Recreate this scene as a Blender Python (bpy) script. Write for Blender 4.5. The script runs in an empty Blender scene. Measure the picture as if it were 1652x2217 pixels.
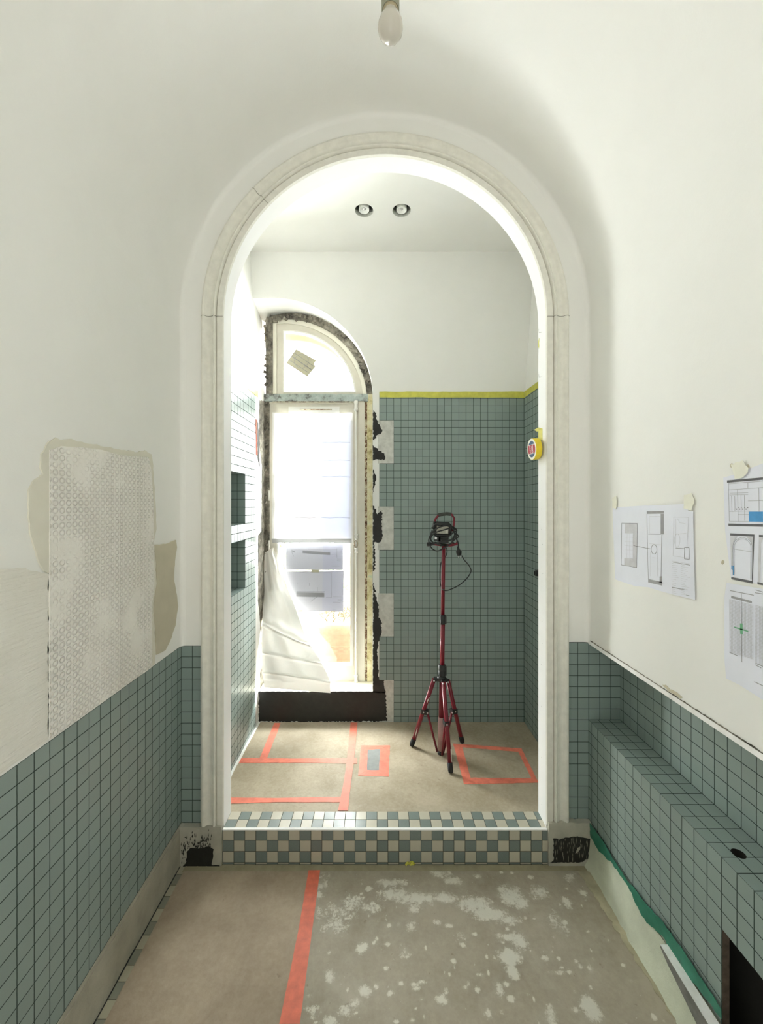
import bpy, math, random
import numpy as np
from mathutils import Vector, Matrix

random.seed(7)
S = bpy.context.scene
COL = S.collection

# ------------------------------------------------------------------ camera numbers
F, VX, VY = 880.0, 820.0, 1089.0          # focal length and principal point for a 1652x2217 frame
SA, SB = 0.0020964, 0.00319               # metres per pixel on the arch wall and on the far wall
YA, YB = SA * F, SB * F                   # distance of the arch wall, of the far wall
YW = YB * 1.054                           # window frame plane
CZ = 776 * SA                             # camera height

cam_d = bpy.data.cameras.new('camera')
cam = bpy.data.objects.new('camera', cam_d)
COL.objects.link(cam)
cam.location = (0, 0, CZ)
cam.rotation_euler = (math.radians(90), 0, 0)
cam_d.sensor_fit = 'VERTICAL'
cam_d.sensor_height = 36.0
cam_d.lens = F / 2217 * 36
cam_d.shift_x = (826 - VX) / 2217
cam_d.shift_y = -(1108.5 - VY) / 2217
cam_d.clip_start = 0.02
S.camera = cam

# ------------------------------------------------------------------ world, lights, exposure
SKY = 38.0
w = bpy.data.worlds.new('sky')
S.world = w
w.use_nodes = True
bg = w.node_tree.nodes['Background']
bg.inputs[0].default_value = (1.0, 0.995, 0.985, 1)
bg.inputs[1].default_value = SKY

def area(name, loc, rot, sx, sy, energy, color=(1, 1, 1), portal=False):
    l = bpy.data.lights.new(name, 'AREA')
    l.shape = 'RECTANGLE'
    l.size, l.size_y = sx, sy
    l.energy = energy
    l.color = color
    if portal:
        l.cycles.is_portal = True
    o = bpy.data.objects.new(name, l)
    COL.objects.link(o)
    o.location = loc
    o.rotation_euler = rot
    return o
area('window_portal', (-0.42, YW + 0.14, 1.64), (math.radians(-90), 0, 0), 0.86, 2.75, 1, portal=True)
area('hall_daylight', (0.03, -1.40, 2.35), (math.radians(100), 0, 0), 1.2, 1.3, 0.8, (1.0, 0.985, 0.95))
area('floor_fill_light', (0.03, -0.75, 0.06), (math.radians(180), 0, 0), 1.5, 1.2, 14, (1.0, 0.98, 0.94))  # added fill light facing up behind the camera, not a sunlit floor

vs = S.view_settings
vs.view_transform = 'Standard'
vs.look = 'None'
vs.gamma = 1
vs.use_curve_mapping = False
vs.exposure = 0.78
S.cycles.max_bounces = 14
S.cycles.diffuse_bounces = 8
S.cycles.transparent_max_bounces = 16
S.cycles.use_denoising = True
S.cycles.sample_clamp_indirect = 8
S.cycles.caustics_reflective = False
S.cycles.caustics_refractive = False

# ------------------------------------------------------------------ pixel helpers (measuring off the photograph)
def PY(u, v, Y):
    return Vector(((u - VX) / F * Y, Y, CZ - (v - VY) / F * Y))
def A(u, v): return PY(u, v, YA)
def B(u, v): return PY(u, v, YB)
def W(u, v): return PY(u, v, YW)
def PX(u, v, X):
    Y = X * F / (u - VX)
    return Vector((X, Y, CZ - (v - VY) / F * Y))
def PZ(u, v, z):
    Y = (CZ - z) * F / (v - VY)
    return Vector(((u - VX) / F * Y, Y, z))

# ------------------------------------------------------------------ mesh helpers
class MB:
    def __init__(s):
        s.v = []; s.f = []; s.sm = []
    def add(s, verts, faces, smooth=False):
        b = len(s.v)
        s.v += [tuple(p) for p in verts]
        for f in faces:
            s.f.append(tuple(i + b for i in f)); s.sm.append(smooth)
        return s
    def quad(s, a, b, c, d, smooth=False):
        return s.add([a, b, c, d], [(0, 1, 2, 3)], smooth)
    def box(s, lo, hi):
        x0, y0, z0 = lo; x1, y1, z1 = hi
        v = [(x0, y0, z0), (x1, y0, z0), (x1, y1, z0), (x0, y1, z0), (x0, y0, z1), (x1, y0, z1), (x1, y1, z1), (x0, y1, z1)]
        return s.add(v, [(0, 3, 2, 1), (4, 5, 6, 7), (0, 1, 5, 4), (1, 2, 6, 5), (2, 3, 7, 6), (3, 0, 4, 7)])
    def obox(s, c, ax, ay, az):
        c, ax, ay, az = map(Vector, (c, ax, ay, az))
        v = []
        for k in (-1, 1):
            for p, q in ((-1, -1), (1, -1), (1, 1), (-1, 1)):
                v.append(c + ax * p + ay * q + az * k)
        return s.add(v, [(0, 3, 2, 1), (4, 5, 6, 7), (0, 1, 5, 4), (1, 2, 6, 5), (2, 3, 7, 6), (3, 0, 4, 7)])
    def tube(s, pts, r, n=12, caps=True, closed=False):
        pts = [Vector(p) for p in pts]
        m = len(pts)
        rs = r if isinstance(r, (list, tuple)) else [r] * m
        vs_, fs = [], []
        up = None
        for i, p in enumerate(pts):
            if closed: t = (pts[(i + 1) % m] - pts[i - 1]).normalized()
            else: t = (pts[min(i + 1, m - 1)] - pts[max(i - 1, 0)]).normalized()
            if up is None:
                up = Vector((0, 0, 1)) if abs(t.z) < 0.9 else Vector((0, 1, 0))
            a = (up - t * up.dot(t))
            if a.length < 1e-6: a = t.orthogonal()
            a.normalize(); b = t.cross(a); up = a
            for k in range(n):
                an = 2 * math.pi * k / n
                vs_.append(p + a * math.cos(an) * rs[i] + b * math.sin(an) * rs[i])
        for i in range(m if closed else m - 1):
            for k in range(n):
                j = (i + 1) % m
                fs.append((i * n + k, i * n + (k + 1) % n, j * n + (k + 1) % n, j * n + k))
        s.add(vs_, fs, True)
        if caps and not closed:
            b0 = len(s.v) - len(vs_)
            s.f.append(tuple(b0 + k for k in range(n))[::-1]); s.sm.append(False)
            s.f.append(tuple(b0 + (m - 1) * n + k for k in range(n))); s.sm.append(False)
        return s
    def lathe(s, prof, o, axis=(0, 0, 1), n=32):
        o = Vector(o); ax = Vector(axis).normalized()
        a = ax.orthogonal().normalized(); b = ax.cross(a)
        vs_, fs = [], []
        for r, h in prof:
            for k in range(n):
                an = 2 * math.pi * k / n
                vs_.append(o + ax * h + (a * math.cos(an) + b * math.sin(an)) * r)
        for i in range(len(prof) - 1):
            for k in range(n):
                fs.append((i * n + k, i * n + (k + 1) % n, (i + 1) * n + (k + 1) % n, (i + 1) * n + k))
        return s.add(vs_, fs, True)
    def poly(s, pts, nrm, th):
        """flat polygon facing nrm, th thick (its back face lies in the given plane)"""
        pts = [Vector(p) for p in pts]; nrm = Vector(nrm)
        n = Vector((0, 0, 0))
        for i in range(len(pts)):
            n += pts[i].cross(pts[(i + 1) % len(pts)])
        if n.dot(nrm) < 0: pts = pts[::-1]
        m = len(pts)
        v = [p + nrm * th for p in pts] + pts
        f = [tuple(range(m))] + [tuple(range(m, 2 * m))[::-1]]
        for i in range(m):
            j = (i + 1) % m
            f.append((i, m + i, m + j, j))
        return s.add(v, f)
    def build(s, name, mat, parent=None, uvt=None, loc=None):
        me = bpy.data.meshes.new(name)
        me.from_pydata(s.v, [], s.f)
        me.materials.append(mat)
        me.polygons.foreach_set('use_smooth', s.sm)
        uv = me.uv_layers.new(name='UVMap')
        ou, ov, su, sv = uvt or (0, 0, 1, 1)
        co = np.array(s.v)
        buf = np.zeros((len(me.loops), 2))
        for p in me.polygons:
            n = p.normal
            ax = max(range(3), key=lambda k: abs(n[k]))
            i, j = ((1, 2), (0, 2), (0, 1))[ax]
            for li in p.loop_indices:
                c = co[me.loops[li].vertex_index]
                buf[li] = ((c[i] - ou) * su, (c[j] - ov) * sv)
        uv.data.foreach_set('uv', buf.ravel())
        me.update()
        o = bpy.data.objects.new(name, me)
        COL.objects.link(o)
        if parent:
            o.parent = parent
            o.matrix_parent_inverse = parent_matrix(parent).inverted()
        return o

def parent_matrix(p):
    m = p.matrix_basis.copy()
    if p.parent: m = parent_matrix(p.parent) @ p.matrix_parent_inverse @ m
    return m

def jag(pts, amp, step=0.012, closed=True, seed=1):
    rnd = random.Random(seed)
    out = []
    m = len(pts)
    for i in range(m if closed else m - 1):
        a = Vector(pts[i]); b = Vector(pts[(i + 1) % m])
        d = b - a; L = d.length
        k = max(1, int(L / step))
        # in-plane perpendicular of an axis aligned plane
        for q in range(k):
            p = a + d * (q / k)
            if q: p = p + d.normalized() * rnd.uniform(-.3, .3) * step
            out.append((p, d))
    # plane normal
    n = Vector((0, 0, 0))
    P = [p for p, _ in out]
    for i in range(len(P)): n += P[i].cross(P[(i + 1) % len(P)])
    n.normalize()
    res = []
    for p, d in out:
        pr = n.cross(d).normalized() if d.length > 0 else Vector((0, 0, 0))
        res.append(p + pr * rnd.uniform(-amp, amp))
    return res

def tag(o, label, cat, group=None, kind=None):
    o['label'] = label; o['category'] = cat
    if group: o['group'] = group
    if kind: o['kind'] = kind
    return o
def struct(o, label, cat):
    return tag(o, label, cat, kind='structure')
def empty(name, loc):
    o = bpy.data.objects.new(name, None)
    o.empty_display_size = 0.05
    o.location = loc
    COL.objects.link(o)
    return o

# ------------------------------------------------------------------ materials
class N:
    def __init__(s, name):
        s.m = bpy.data.materials.new(name); s.m.use_nodes = True
        s.t = s.m.node_tree; s.n = s.t.nodes; s.l = s.t.links
        s.b = s.n['Principled BSDF']; s.out = s.n['Material Output']
        s.uvn = None
    def node(s, t, **k):
        x = s.n.new(t)
        for a, b in k.items(): setattr(x, a, b)
        return x
    def link(s, a, b): s.l.new(a, b)
    def uv(s):
        if not s.uvn: s.uvn = s.node('ShaderNodeUVMap').outputs[0]
        return s.uvn
    def obj(s): return s.node('ShaderNodeNewGeometry').outputs['Position']
    def noise(s, scale, detail=4, rough=.55, vec=None, dist=0):
        x = s.node('ShaderNodeTexNoise'); x.inputs['Scale'].default_value = scale
        x.inputs['Detail'].default_value = detail; x.inputs['Roughness'].default_value = rough
        x.inputs['Distortion'].default_value = dist
        s.link(vec if vec is not None else s.obj(), x.inputs['Vector'])
        return x.outputs['Fac']
    def math(s, op, a, b=None, c=None, clamp=False):
        x = s.node('ShaderNodeMath', operation=op); x.use_clamp = clamp
        for i, q in enumerate((a, b, c)):
            if q is None: continue
            if isinstance(q, (int, float)): x.inputs[i].default_value = q
            else: s.link(q, x.inputs[i])
        return x.outputs[0]
    def ramp(s, fac, stops):
        x = s.node('ShaderNodeValToRGB'); e = x.color_ramp.elements
        while len(e) < len(stops): e.new(0.5)
        for el, (p, c) in zip(e, stops):
            el.position = p; el.color = (*c, 1) if len(c) == 3 else c
        s.link(fac, x.inputs[0])
        return x.outputs[0]
    def smooth(s, fac, lo, hi):
        x = s.node('ShaderNodeMapRange', interpolation_type='SMOOTHSTEP')
        s.link(fac, x.inputs[0]); x.inputs[1].default_value = lo; x.inputs[2].default_value = hi
        return x.outputs[0]
    def mix(s, fac, a, b):
        x = s.node('ShaderNodeMix', data_type='RGBA')
        if isinstance(fac, (int, float)): x.inputs[0].default_value = fac
        else: s.link(fac, x.inputs[0])
        for i, q in ((6, a), (7, b)):
            if isinstance(q, tuple): x.inputs[i].default_value = (*q, 1)
            else: s.link(q, x.inputs[i])
        return x.outputs[2]
    def bump(s, h, dist, strength=1.0):
        x = s.node('ShaderNodeBump'); x.inputs['Distance'].default_value = dist
        x.inputs['Strength'].default_value = strength
        s.link(h, x.inputs['Height']); s.link(x.outputs[0], s.b.inputs['Normal'])
        return x
    def set(s, col=None, rough=.6, metal=0, spec=.5):
        if col is not None:
            if isinstance(col, tuple): s.b.inputs['Base Color'].default_value = (*col, 1)
            else: s.link(col, s.b.inputs['Base Color'])
        if isinstance(rough, (int, float)): s.b.inputs['Roughness'].default_value = rough
        else: s.link(rough, s.b.inputs['Roughness'])
        s.b.inputs['Metallic'].default_value = metal
        s.b.inputs['Specular IOR Level'].default_value = spec
        return s

def simple(name, c, rough=.6, metal=0, var=.08, scale=40, bump=0, spec=.5):
    m = N(name)
    f = m.noise(scale)
    d = tuple(x * (1 - var) for x in c); e = tuple(min(1, x * (1 + var)) for x in c)
    m.set(m.ramp(f, [(.3, d), (.7, e)]), rough, metal, spec)
    if bump: m.bump(f, bump)
    return m.m

def plaster_mat(name, c, bump=.0006, var=.012, scale=6):
    m = N(name)
    a = m.noise(scale, 5, .6)
    d = tuple(x * (1 - var) for x in c); e = tuple(min(1, x * (1 + var)) for x in c)
    m.set(m.ramp(a, [(.3, d), (.7, e)]), .75, spec=.25)
    h = m.math('ADD', m.noise(25, 6, .6), m.math('MULTIPLY', m.noise(220, 3, .6), .25))
    m.bump(h, bump)
    return m.m

M = {}
M['plaster'] = plaster_mat('white_plaster', (.87, .868, .84))
M['plaster_b'] = plaster_mat('white_plaster_far', (.865, .863, .835))
M['reveal'] = plaster_mat('white_gloss_paint', (.93, .93, .92), .0002)
M['stone'] = plaster_mat('painted_stone_moulding', (.80, .785, .715), .0008, .06, 30)
M['base_plaster'] = plaster_mat('grey_skim', (.40, .38, .31), .003, .16, 9)
M['plinth'] = plaster_mat('plinth_skim', (.46, .445, .38), .003, .15, 12)
M['cream_skim'] = plaster_mat('pale_green_cream_skim', (.60, .63, .51), .004, .12, 7)
M['membrane'] = plaster_mat('grey_adhesive', (.60, .60, .56), .002, .15, 30)

def tile_mat(name, c, grout=(.042, .060, .052), t=.05, gw=.0023, rough=.42, checker=None, spec=.5):
    m = N(name)
    sep = m.node('ShaderNodeSeparateXYZ'); m.link(m.uv(), sep.inputs[0])
    wob = m.math('MULTIPLY', m.math('SUBTRACT', m.noise(60, 2), .5), .0009)
    us = m.math('DIVIDE', m.math('ADD', sep.outputs[0], wob), t)
    vs_ = m.math('DIVIDE', m.math('ADD', sep.outputs[1], wob), t)
    def edge(x):
        fr = m.math('FRACT', x)
        return m.math('MINIMUM', fr, m.math('SUBTRACT', 1.0, fr))
    e = m.math('MULTIPLY', m.math('MINIMUM', edge(us), edge(vs_)), t)
    line = m.smooth(e, gw * .35, gw * .75)      # 0 in grout, 1 on tile
    fu, fv = m.math('FLOOR', us), m.math('FLOOR', vs_)
    cell = m.node('ShaderNodeCombineXYZ'); m.link(fu, cell.inputs[0]); m.link(fv, cell.inputs[1])
    wn = m.node('ShaderNodeTexWhiteNoise', noise_dimensions='2D'); m.link(cell.outputs[0], wn.inputs['Vector'])
    if checker:
        par = m.math('MODULO', m.math('ABSOLUTE', m.math('ADD', fu, fv)), 2.0)
        par = m.math('GREATER_THAN', par, .5)
        base = m.mix(par, c, checker)
    else:
        base = m.mix(wn.outputs[0], tuple(x * .95 for x in c), tuple(min(1, x * 1.05) for x in c))
    spk = m.noise(400, 2, .5)
    base2 = m.mix(m.math('MULTIPLY', spk, .12), base, tuple(min(1, x * 1.5) for x in c))
    m.set(m.mix(line, grout, base2), m.math('ADD', rough, m.math('MULTIPLY', m.math('SUBTRACT', 1.0, line), .4)), spec=spec)
    m.link(m.math('MULTIPLY', line, spec), m.b.inputs['Specular IOR Level'])
    h = m.math('ADD', line, m.math('MULTIPLY', m.noise(12, 2), .6))
    m.bump(h, .0006)
    return m.m
TC = (.250, .315, .295)
M['tile'] = tile_mat('sage_mosaic_tile', TC)
M['tile_gl'] = tile_mat('sage_mosaic_tile_glossy', TC, rough=.34, spec=.9, gw=.0032)
M['tile_gl'].node_tree.nodes['Principled BSDF'].inputs['IOR'].default_value = 1.6
M['tile_f'] = tile_mat('sage_mosaic_tile_far', TC, gw=.0024, rough=.5)
M['checker'] = tile_mat('checkered_mosaic', (.54, .51, .42), checker=(.17, .215, .21), grout=(.10, .10, .08), rough=.25)

M['checker_d'] = tile_mat('dusty_checkered_mosaic', (.40, .375, .28), checker=(.21, .22, .175), grout=(.14, .13, .10), rough=.6)
def simple_mats():
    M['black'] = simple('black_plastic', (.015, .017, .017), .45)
    M['rubber'] = simple('black_rubber', (.02, .02, .02), .8)
    M['red'] = simple('red_paint', (.17, .006, .018), .3, var=.12)
    M['red_worn'] = simple('worn_red_plastic', (.42, .26, .25), .7, var=.15, scale=300)
    M['steel'] = simple('steel', (.6, .6, .6), .35, 1)
    M['alu'] = simple('white_aluminium', (.93, .92, .90), .45, .0, var=.12, scale=25)
    M['alu_shaded'] = simple('shaded_aluminium_side', (.22, .22, .21), .5, .3, var=.2)  # same aluminium as the flange, the side's shade put into its colour
    M['bitumen'] = simple('black_bitumen', (.013, .013, .011), .55, var=.3, scale=30, bump=.002)
    M['orange_lit'] = simple('orange_masking_tape_lit', (.76, .20, .13), .6, var=.14, scale=30, bump=.0012)  # lighter copy of the orange tape, the far room's brightness in its colour
    M['orange'] = simple('orange_masking_tape', (.72, .17, .10), .6, var=.14, scale=35, bump=.0008)
    M['yellow'] = simple('yellow_masking_tape', (.62, .60, .10), .55, var=.12, scale=30, bump=.001)
    M['roll'] = simple('yellow_tape_roll', (.80, .62, .02), .45)
    M['paper'] = simple('white_paper', (.80, .82, .91), .7, var=.03, scale=8, bump=.001)
    M['ink'] = simple('dark_grey_ink', (.13, .13, .14), .8)
    M['ink_mid'] = simple('mid_grey_ink', (.36, .36, .38), .8)
    M['ink_light'] = simple('light_grey_ink', (.60, .60, .64), .8)
    M['ink_blue'] = simple('blue_marker', (.08, .31, .62), .8)
    M['ink_green'] = simple('green_marker', (.17, .45, .26), .8)
    M['masking'] = simple('cream_masking_tape', (.84, .83, .72), .7, var=.04, scale=30)
    M['brown'] = simple('olive_brown_filler', (.56, .515, .40), .8, var=.06, scale=10)
    M['tan'] = simple('tan_skim', (.74, .715, .62), .8, var=.05, scale=10, bump=.001)
    M['frame'] = simple('cream_window_paint', (.60, .57, .49), .45, var=.04, scale=20)
    M['frame_hi'] = simple('pale_cream_window_bead', (.75, .74, .70), .4, var=.03)
    M['green'] = simple('green_waterproofing', (.03, .19, .125), .55, var=.2, scale=18, bump=.001)
    M['shade_in'] = simple('painted_cavity_shade', (.02, .018, .015), .9)  # near-black colour carries the shade inside holes and cavities
    M['brick_in'] = simple('raw_brown_cavity_side', (.10, .075, .055), .9, var=.3, bump=.002)
    M['socket'] = simple('grey_green_socket', (.36, .36, .28), .5)
    M['brass'] = simple('tan_bulb_cap', (.42, .36, .24), .5)
    M['terracotta'] = simple('terracotta', (.24, .13, .09), .9, var=.12)
    M['leaf'] = simple('leaf', (.16, .22, .06), .7, var=.3)
    M['twig'] = simple('dry_twig', (.18, .155, .11), .9, var=.2)
    M['soil'] = simple('dry_leaves_and_soil', (.18, .155, .09), 1, var=.5, scale=60, bump=.01)
    M['balcony'] = simple('pale_balcony_stone', (.28, .27, .25), .9)
    M['facade'] = simple('pale_stone_arch', (.20, .175, .11), .9)
    M['tower'] = simple('pale_blue_grey_building', (.020, .0225, .026), .9)
    M['white_plastic'] = simple('white_downlight', (.85, .86, .83), .4)
    M['grey_can'] = simple('grey_downlight_can', (.6, .61, .56), .6)
    M['sill'] = simple('cream_sill', (.78, .76, .66), .6, var=.06, scale=12, bump=.0015)
    M['label_red'] = simple('red_label', (.42, .03, .04), .5)
    M['label_blue'] = simple('blue_label', (.04, .09, .18), .5)
    M['white_print'] = simple('white_print', (.8, .78, .72), .5)
    M['lamp_glass'] = simple('lamp_face', (.55, .56, .48), .12)
simple_mats()

def rust_mat():
    m = N('crumbling_mortar')
    a = m.noise(13, 9, .68)
    m.set(m.ramp(a, [(.30, (.03, .028, .025)), (.44, (.13, .12, .10)), (.56, (.25, .23, .19)), (.70, (.48, .45, .38))]), .9, spec=.1)
    m.bump(a, .012)
    return m.m
def rust2():
    m = N('rusty_stained_strip')
    a = m.noise(45, 8, .75)
    m.set(m.ramp(a, [(.38, (.10, .045, .03)), (.47, (.30, .2, .13)), (.56, (.62, .57, .42)), (.7, (.7, .68, .55))]), .9, spec=.1)
    m.bump(a, .006)
    return m.m
def yell():
    m = N('yellow_stained_plaster')
    a = m.noise(14, 6, .7)
    m.set(m.ramp(a, [(.34, (.32, .27, .13)), (.46, (.58, .52, .30)), (.6, (.68, .64, .46)), (.75, (.45, .58, .45))]), .9, spec=.1)
    m.bump(a, .003)
    return m.m
def transom():
    m = N('blue_grey_bare_transom')
    a = m.noise(16, 7, .65)
    m.set(m.ramp(a, [(.36, (.12, .12, .11)), (.46, (.34, .38, .36)), (.58, (.42, .48, .46)), (.72, (.60, .60, .54))]), .7, spec=.2)
    m.bump(a, .003)
    return m.m
M['mortar'], M['rust'], M['stain'], M['transom'] = rust_mat(), rust2(), yell(), transom()

def board(name, c1, c2, paint=False, dirt=(.24, .19, .14)):
    m = N(name)
    n1 = m.noise(3.5, 6, .6); n2 = m.noise(60, 5, .7)
    f = m.math('ADD', m.math('MULTIPLY', n1, .7), m.math('MULTIPLY', n2, .3))
    col = m.ramp(f, [(.38, c1), (.6, c2)])
    sp = m.smooth(m.noise(34, 3, .5), .30, .24)
    col = m.mix(m.math('MULTIPLY', sp, .6), col, dirt)
    if paint:
        at = m.node('ShaderNodeAttribute'); at.attribute_name = 'paint'
        nn = m.math('MULTIPLY', m.math('SUBTRACT', m.noise(22, 9, .78), .5), 2.9)
        n3 = m.math('MULTIPLY', m.math('SUBTRACT', m.noise(110, 4, .6), .5), 1.0)
        k = m.math('ADD', m.math('ADD', at.outputs['Fac'], nn), n3)
        k = m.math('MULTIPLY', k, m.smooth(at.outputs['Fac'], .04, .22))
        msk = m.smooth(k, .25, .75)
        hz = m.math('MULTIPLY', m.smooth(at.outputs['Fac'], .02, .8), m.smooth(m.noise(9, 7, .75), .38, .66))
        hz2 = m.math('ADD', m.math('MULTIPLY', hz, .38), m.math('MULTIPLY', m.smooth(m.noise(5, 8, .7), .48, .72), .22), clamp=True)
        col = m.mix(hz2, col, (.62, .60, .53))
        col = m.mix(m.math('MULTIPLY', msk, .88), col, (.70, .68, .60))
        fleck = m.smooth(m.noise(48, 5, .65), .665, .71)
        col = m.mix(m.math('MULTIPLY', fleck, .6), col, (.6, .58, .5))
    m.set(col, .65, spec=.3)
    m.bump(n2, .0012)
    return m.m
M['board_l'] = board('brown_board', (.33, .26, .19), (.44, .36, .27))
M['board_r'] = board('grey_board', (.32, .28, .215), (.42, .375, .30), True)
M['board_s'] = board('buff_board', (.33, .275, .19), (.475, .41, .31))
M['buff'] = plaster_mat('buff_paper_strip', (.34, .31, .21), .002, .12, 20)

def emboss():
    m = N('embossed_plaster')
    sep = m.node('ShaderNodeSeparateXYZ'); m.link(m.uv(), sep.inputs[0])
    def cc(x, t):
        a = m.math('SUBTRACT', m.math('FRACT', m.math('DIVIDE', x, t)), .5)
        return m.math('MULTIPLY', a, a)
    r = m.math('SQRT', m.math('ADD', cc(sep.outputs[0], .024), cc(sep.outputs[1], .021)))
    ring = m.math('ABSOLUTE', m.math('SUBTRACT', r, .36))
    h1 = m.smooth(ring, .14, .0)
    mk = m.smooth(m.noise(7, 5, .6), .34, .54)
    n = m.noise(70, 6, .65)
    h = m.math('ADD', m.math('MULTIPLY', h1, mk), m.math('MULTIPLY', n, 1.1))
    m.bump(h, .0032)
    m.set(m.ramp(m.noise(9, 5), [(.3, (.87, .845, .785)), (.7, (.92, .90, .85))]), .8, spec=.2)
    return m.m
M['emboss'] = emboss()
def combed():
    m = N('combed_plaster')
    mp = m.node('ShaderNodeMapping'); mp.inputs['Scale'].default_value = (1, 3, 42)
    mp.inputs['Rotation'].default_value = (.12, 0, 0)
    m.link(m.obj(), mp.inputs[0])
    n = m.noise(2.6, 5, .6, vec=mp.outputs[0])
    m.bump(m.math('ADD', n, m.math('MULTIPLY', m.noise(50, 5), .5)), .005)
    m.set(m.ramp(m.noise(8, 5), [(.3, (.80, .78, .71)), (.7, (.84, .825, .77))]), .85, spec=.2)
    return m.m
M['combed'] = combed()

def glassmat():
    m = N('window_glass')
    tr = m.node('ShaderNodeBsdfTransparent'); tr.inputs[0].default_value = (.96, .98, .97, 1)
    gl = m.node('ShaderNodeBsdfGlossy'); gl.inputs['Roughness'].default_value = .02
    mx = m.node('ShaderNodeMixShader'); mx.inputs[0].default_value = .05
    m.link(tr.outputs[0], mx.inputs[1]); m.link(gl.outputs[0], mx.inputs[2]); m.link(mx.outputs[0], m.out.inputs[0])
    return m.m
M['glass'] = glassmat()
def sheet(name, c, trans, bump=.002, clear=0.0):
    m = N(name)
    df = m.node('ShaderNodeBsdfDiffuse'); df.inputs[0].default_value = (*c, 1)
    tl = m.node('ShaderNodeBsdfTranslucent'); tl.inputs[0].default_value = (*trans, 1)
    ad = m.node('ShaderNodeAddShader')
    m.link(df.outputs[0], ad.inputs[0]); m.link(tl.outputs[0], ad.inputs[1])
    gl = m.node('ShaderNodeBsdfGlossy'); gl.inputs['Roughness'].default_value = .35
    mx = m.node('ShaderNodeMixShader'); mx.inputs[0].default_value = .04
    m.link(ad.outputs[0], mx.inputs[1]); m.link(gl.outputs[0], mx.inputs[2])
    b = m.node('ShaderNodeBump'); b.inputs['Distance'].default_value = bump
    m.link(m.noise(14, 6, .6), b.inputs['Height'])
    for q in (df, tl, gl): m.link(b.outputs[0], q.inputs['Normal'])
    last = mx.outputs[0]
    if clear:
        tr = m.node('ShaderNodeBsdfTransparent'); m2 = m.node('ShaderNodeMixShader'); m2.inputs[0].default_value = clear
        m.link(last, m2.inputs[1]); m.link(tr.outputs[0], m2.inputs[2]); last = m2.outputs[0]
    m.link(last, m.out.inputs[0])
    return m.m
M['film'] = sheet('white_plastic_film', (.50, .50, .50), (.33, .33, .33))
M['hem'] = sheet('grey_film_hem', (.42, .42, .41), (.017, .017, .017))
M['drape'] = sheet('crumpled_white_sheet', (.82, .81, .78), (.042, .0415, .039), .004)
M['wpaper'] = sheet('backlit_paper', (.42, .42, .46), (.0620, .0630, .0680))
M['wpaper2'] = sheet('backlit_bluish_paper', (.40, .40, .46), (.0500, .0530, .0640))
M['wink'] = sheet('backlit_ink', (.25, .25, .27), (.041, .041, .045))
M['striped'] = sheet('yellowed_card', (.40, .38, .28), (.027, .0255, .020))
def bulbm():
    m = N('frosted_bulb_glass'); m.set((.60, .57, .50), .12)
    return m.m
M['bulb'] = bulbm()

# ================================================================== ROOM 1 : vaulted room with the arch
XL = A(392.8, 0).x; XR = A(1274.4, 0).x; XR2 = A(1342, 0).x
CX = (833.5 - VX) * SA
RO = 348.5 * SA                     # arch opening
RV = (XR - XL) / 2                  # vault
ZS = A(0, 688).z                    # springing
ZTL = A(0, 1398).z; ZTR = A(0, 1390).z; ZLED = A(0, 1558).z
ZB = A(0, 1781).z                   # bottom of the tiles
ZTH = A(0, 1790).z                  # threshold
YT = YA * 1.048                     # back face of the arch wall
YBACK = -1.5
FIL = .02

def path(r, n=72):
    """left leg up, arc, right leg down: list of (x, z, side)"""
    pts = [(CX - r, ZS)]
    for i in range(1, n):
        a = math.pi * (1 - i / n)
        pts.append((CX + r * math.cos(a), ZS + r * math.sin(a)))
    pts.append((CX + r, ZS))
    return pts
prof = [(RV, YBACK), (RV, 0.4), (RV, YA - FIL - .004)]
for i in range(7):
    a = math.pi / 2 * i / 6
    prof.append((RV - FIL + FIL * math.cos(a), YA - FIL + FIL * math.sin(a)))
prof_wall = prof[-1:] + [(RV - FIL - .004, YA), (RO, YA)]
def loft_arc(pf, mb):
    P = [path(r) for r, _ in pf]
    n = len(P[0]); v = []
    for k, (r, y) in enumerate(pf):
        for x, z in P[k]: v.append((x, y, z))
    f = [(k * n + i, k * n + i + 1, (k + 1) * n + i + 1, (k + 1) * n + i) for k in range(len(pf) - 1) for i in range(n - 1)]
    mb.add(v, f, True)
def loft_leg(pf, side, z0, mb):
    v = []
    for r, y in pf:
        v.append((CX + side * r, y, ZS)); v.append((CX + side * r, y, z0))
    f = [(2 * k, 2 * k + 1, 2 * k + 3, 2 * k + 2) if side > 0 else (2 * k, 2 * k + 2, 2 * k + 3, 2 * k + 1) for k in range(len(pf) - 1)]
    mb.add(v, f, True)

mb = MB(); loft_arc(prof, mb)
ceiling = struct(mb.build('ceiling', M['plaster']), 'white plastered barrel vault over the near room', 'ceiling')
mb = MB(); loft_leg(prof, -1, ZTL, mb)
mb.quad((XL, YBACK, ZB), (XL, YA, ZB), (XL, YA, 0), (XL, YBACK, 0))
wall_left = struct(mb.build('wall_left', M['plaster']), 'white plaster wall left of the near room above green tiles', 'wall')
mb = MB(); mb.box((XL - .05, YBACK, ZB), (XL, YA, ZTL))
mb.build('tile_cladding', M['tile'], wall_left, (1.709, ZTL, .996, 1))
mb = MB(); mb.poly([(XL, -.6, ZB + .002), (XL, YA, ZB + .002), (XL, YA, ZB - .012), (XL, -.6, ZB - .012)], (1, 0, 0), .004)
mb.build('skim_ridge', M['base_plaster'], wall_left)
mb = MB(); mb.poly(jag([(XL, -.6, ZB - .012), (XL, YA, ZB - .012), (XL, YA, .004), (XL, -.6, .004)], .002, .04), (1, 0, 0), .006)
mb.build('bare_plaster_band', M['base_plaster'], wall_left)

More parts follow.
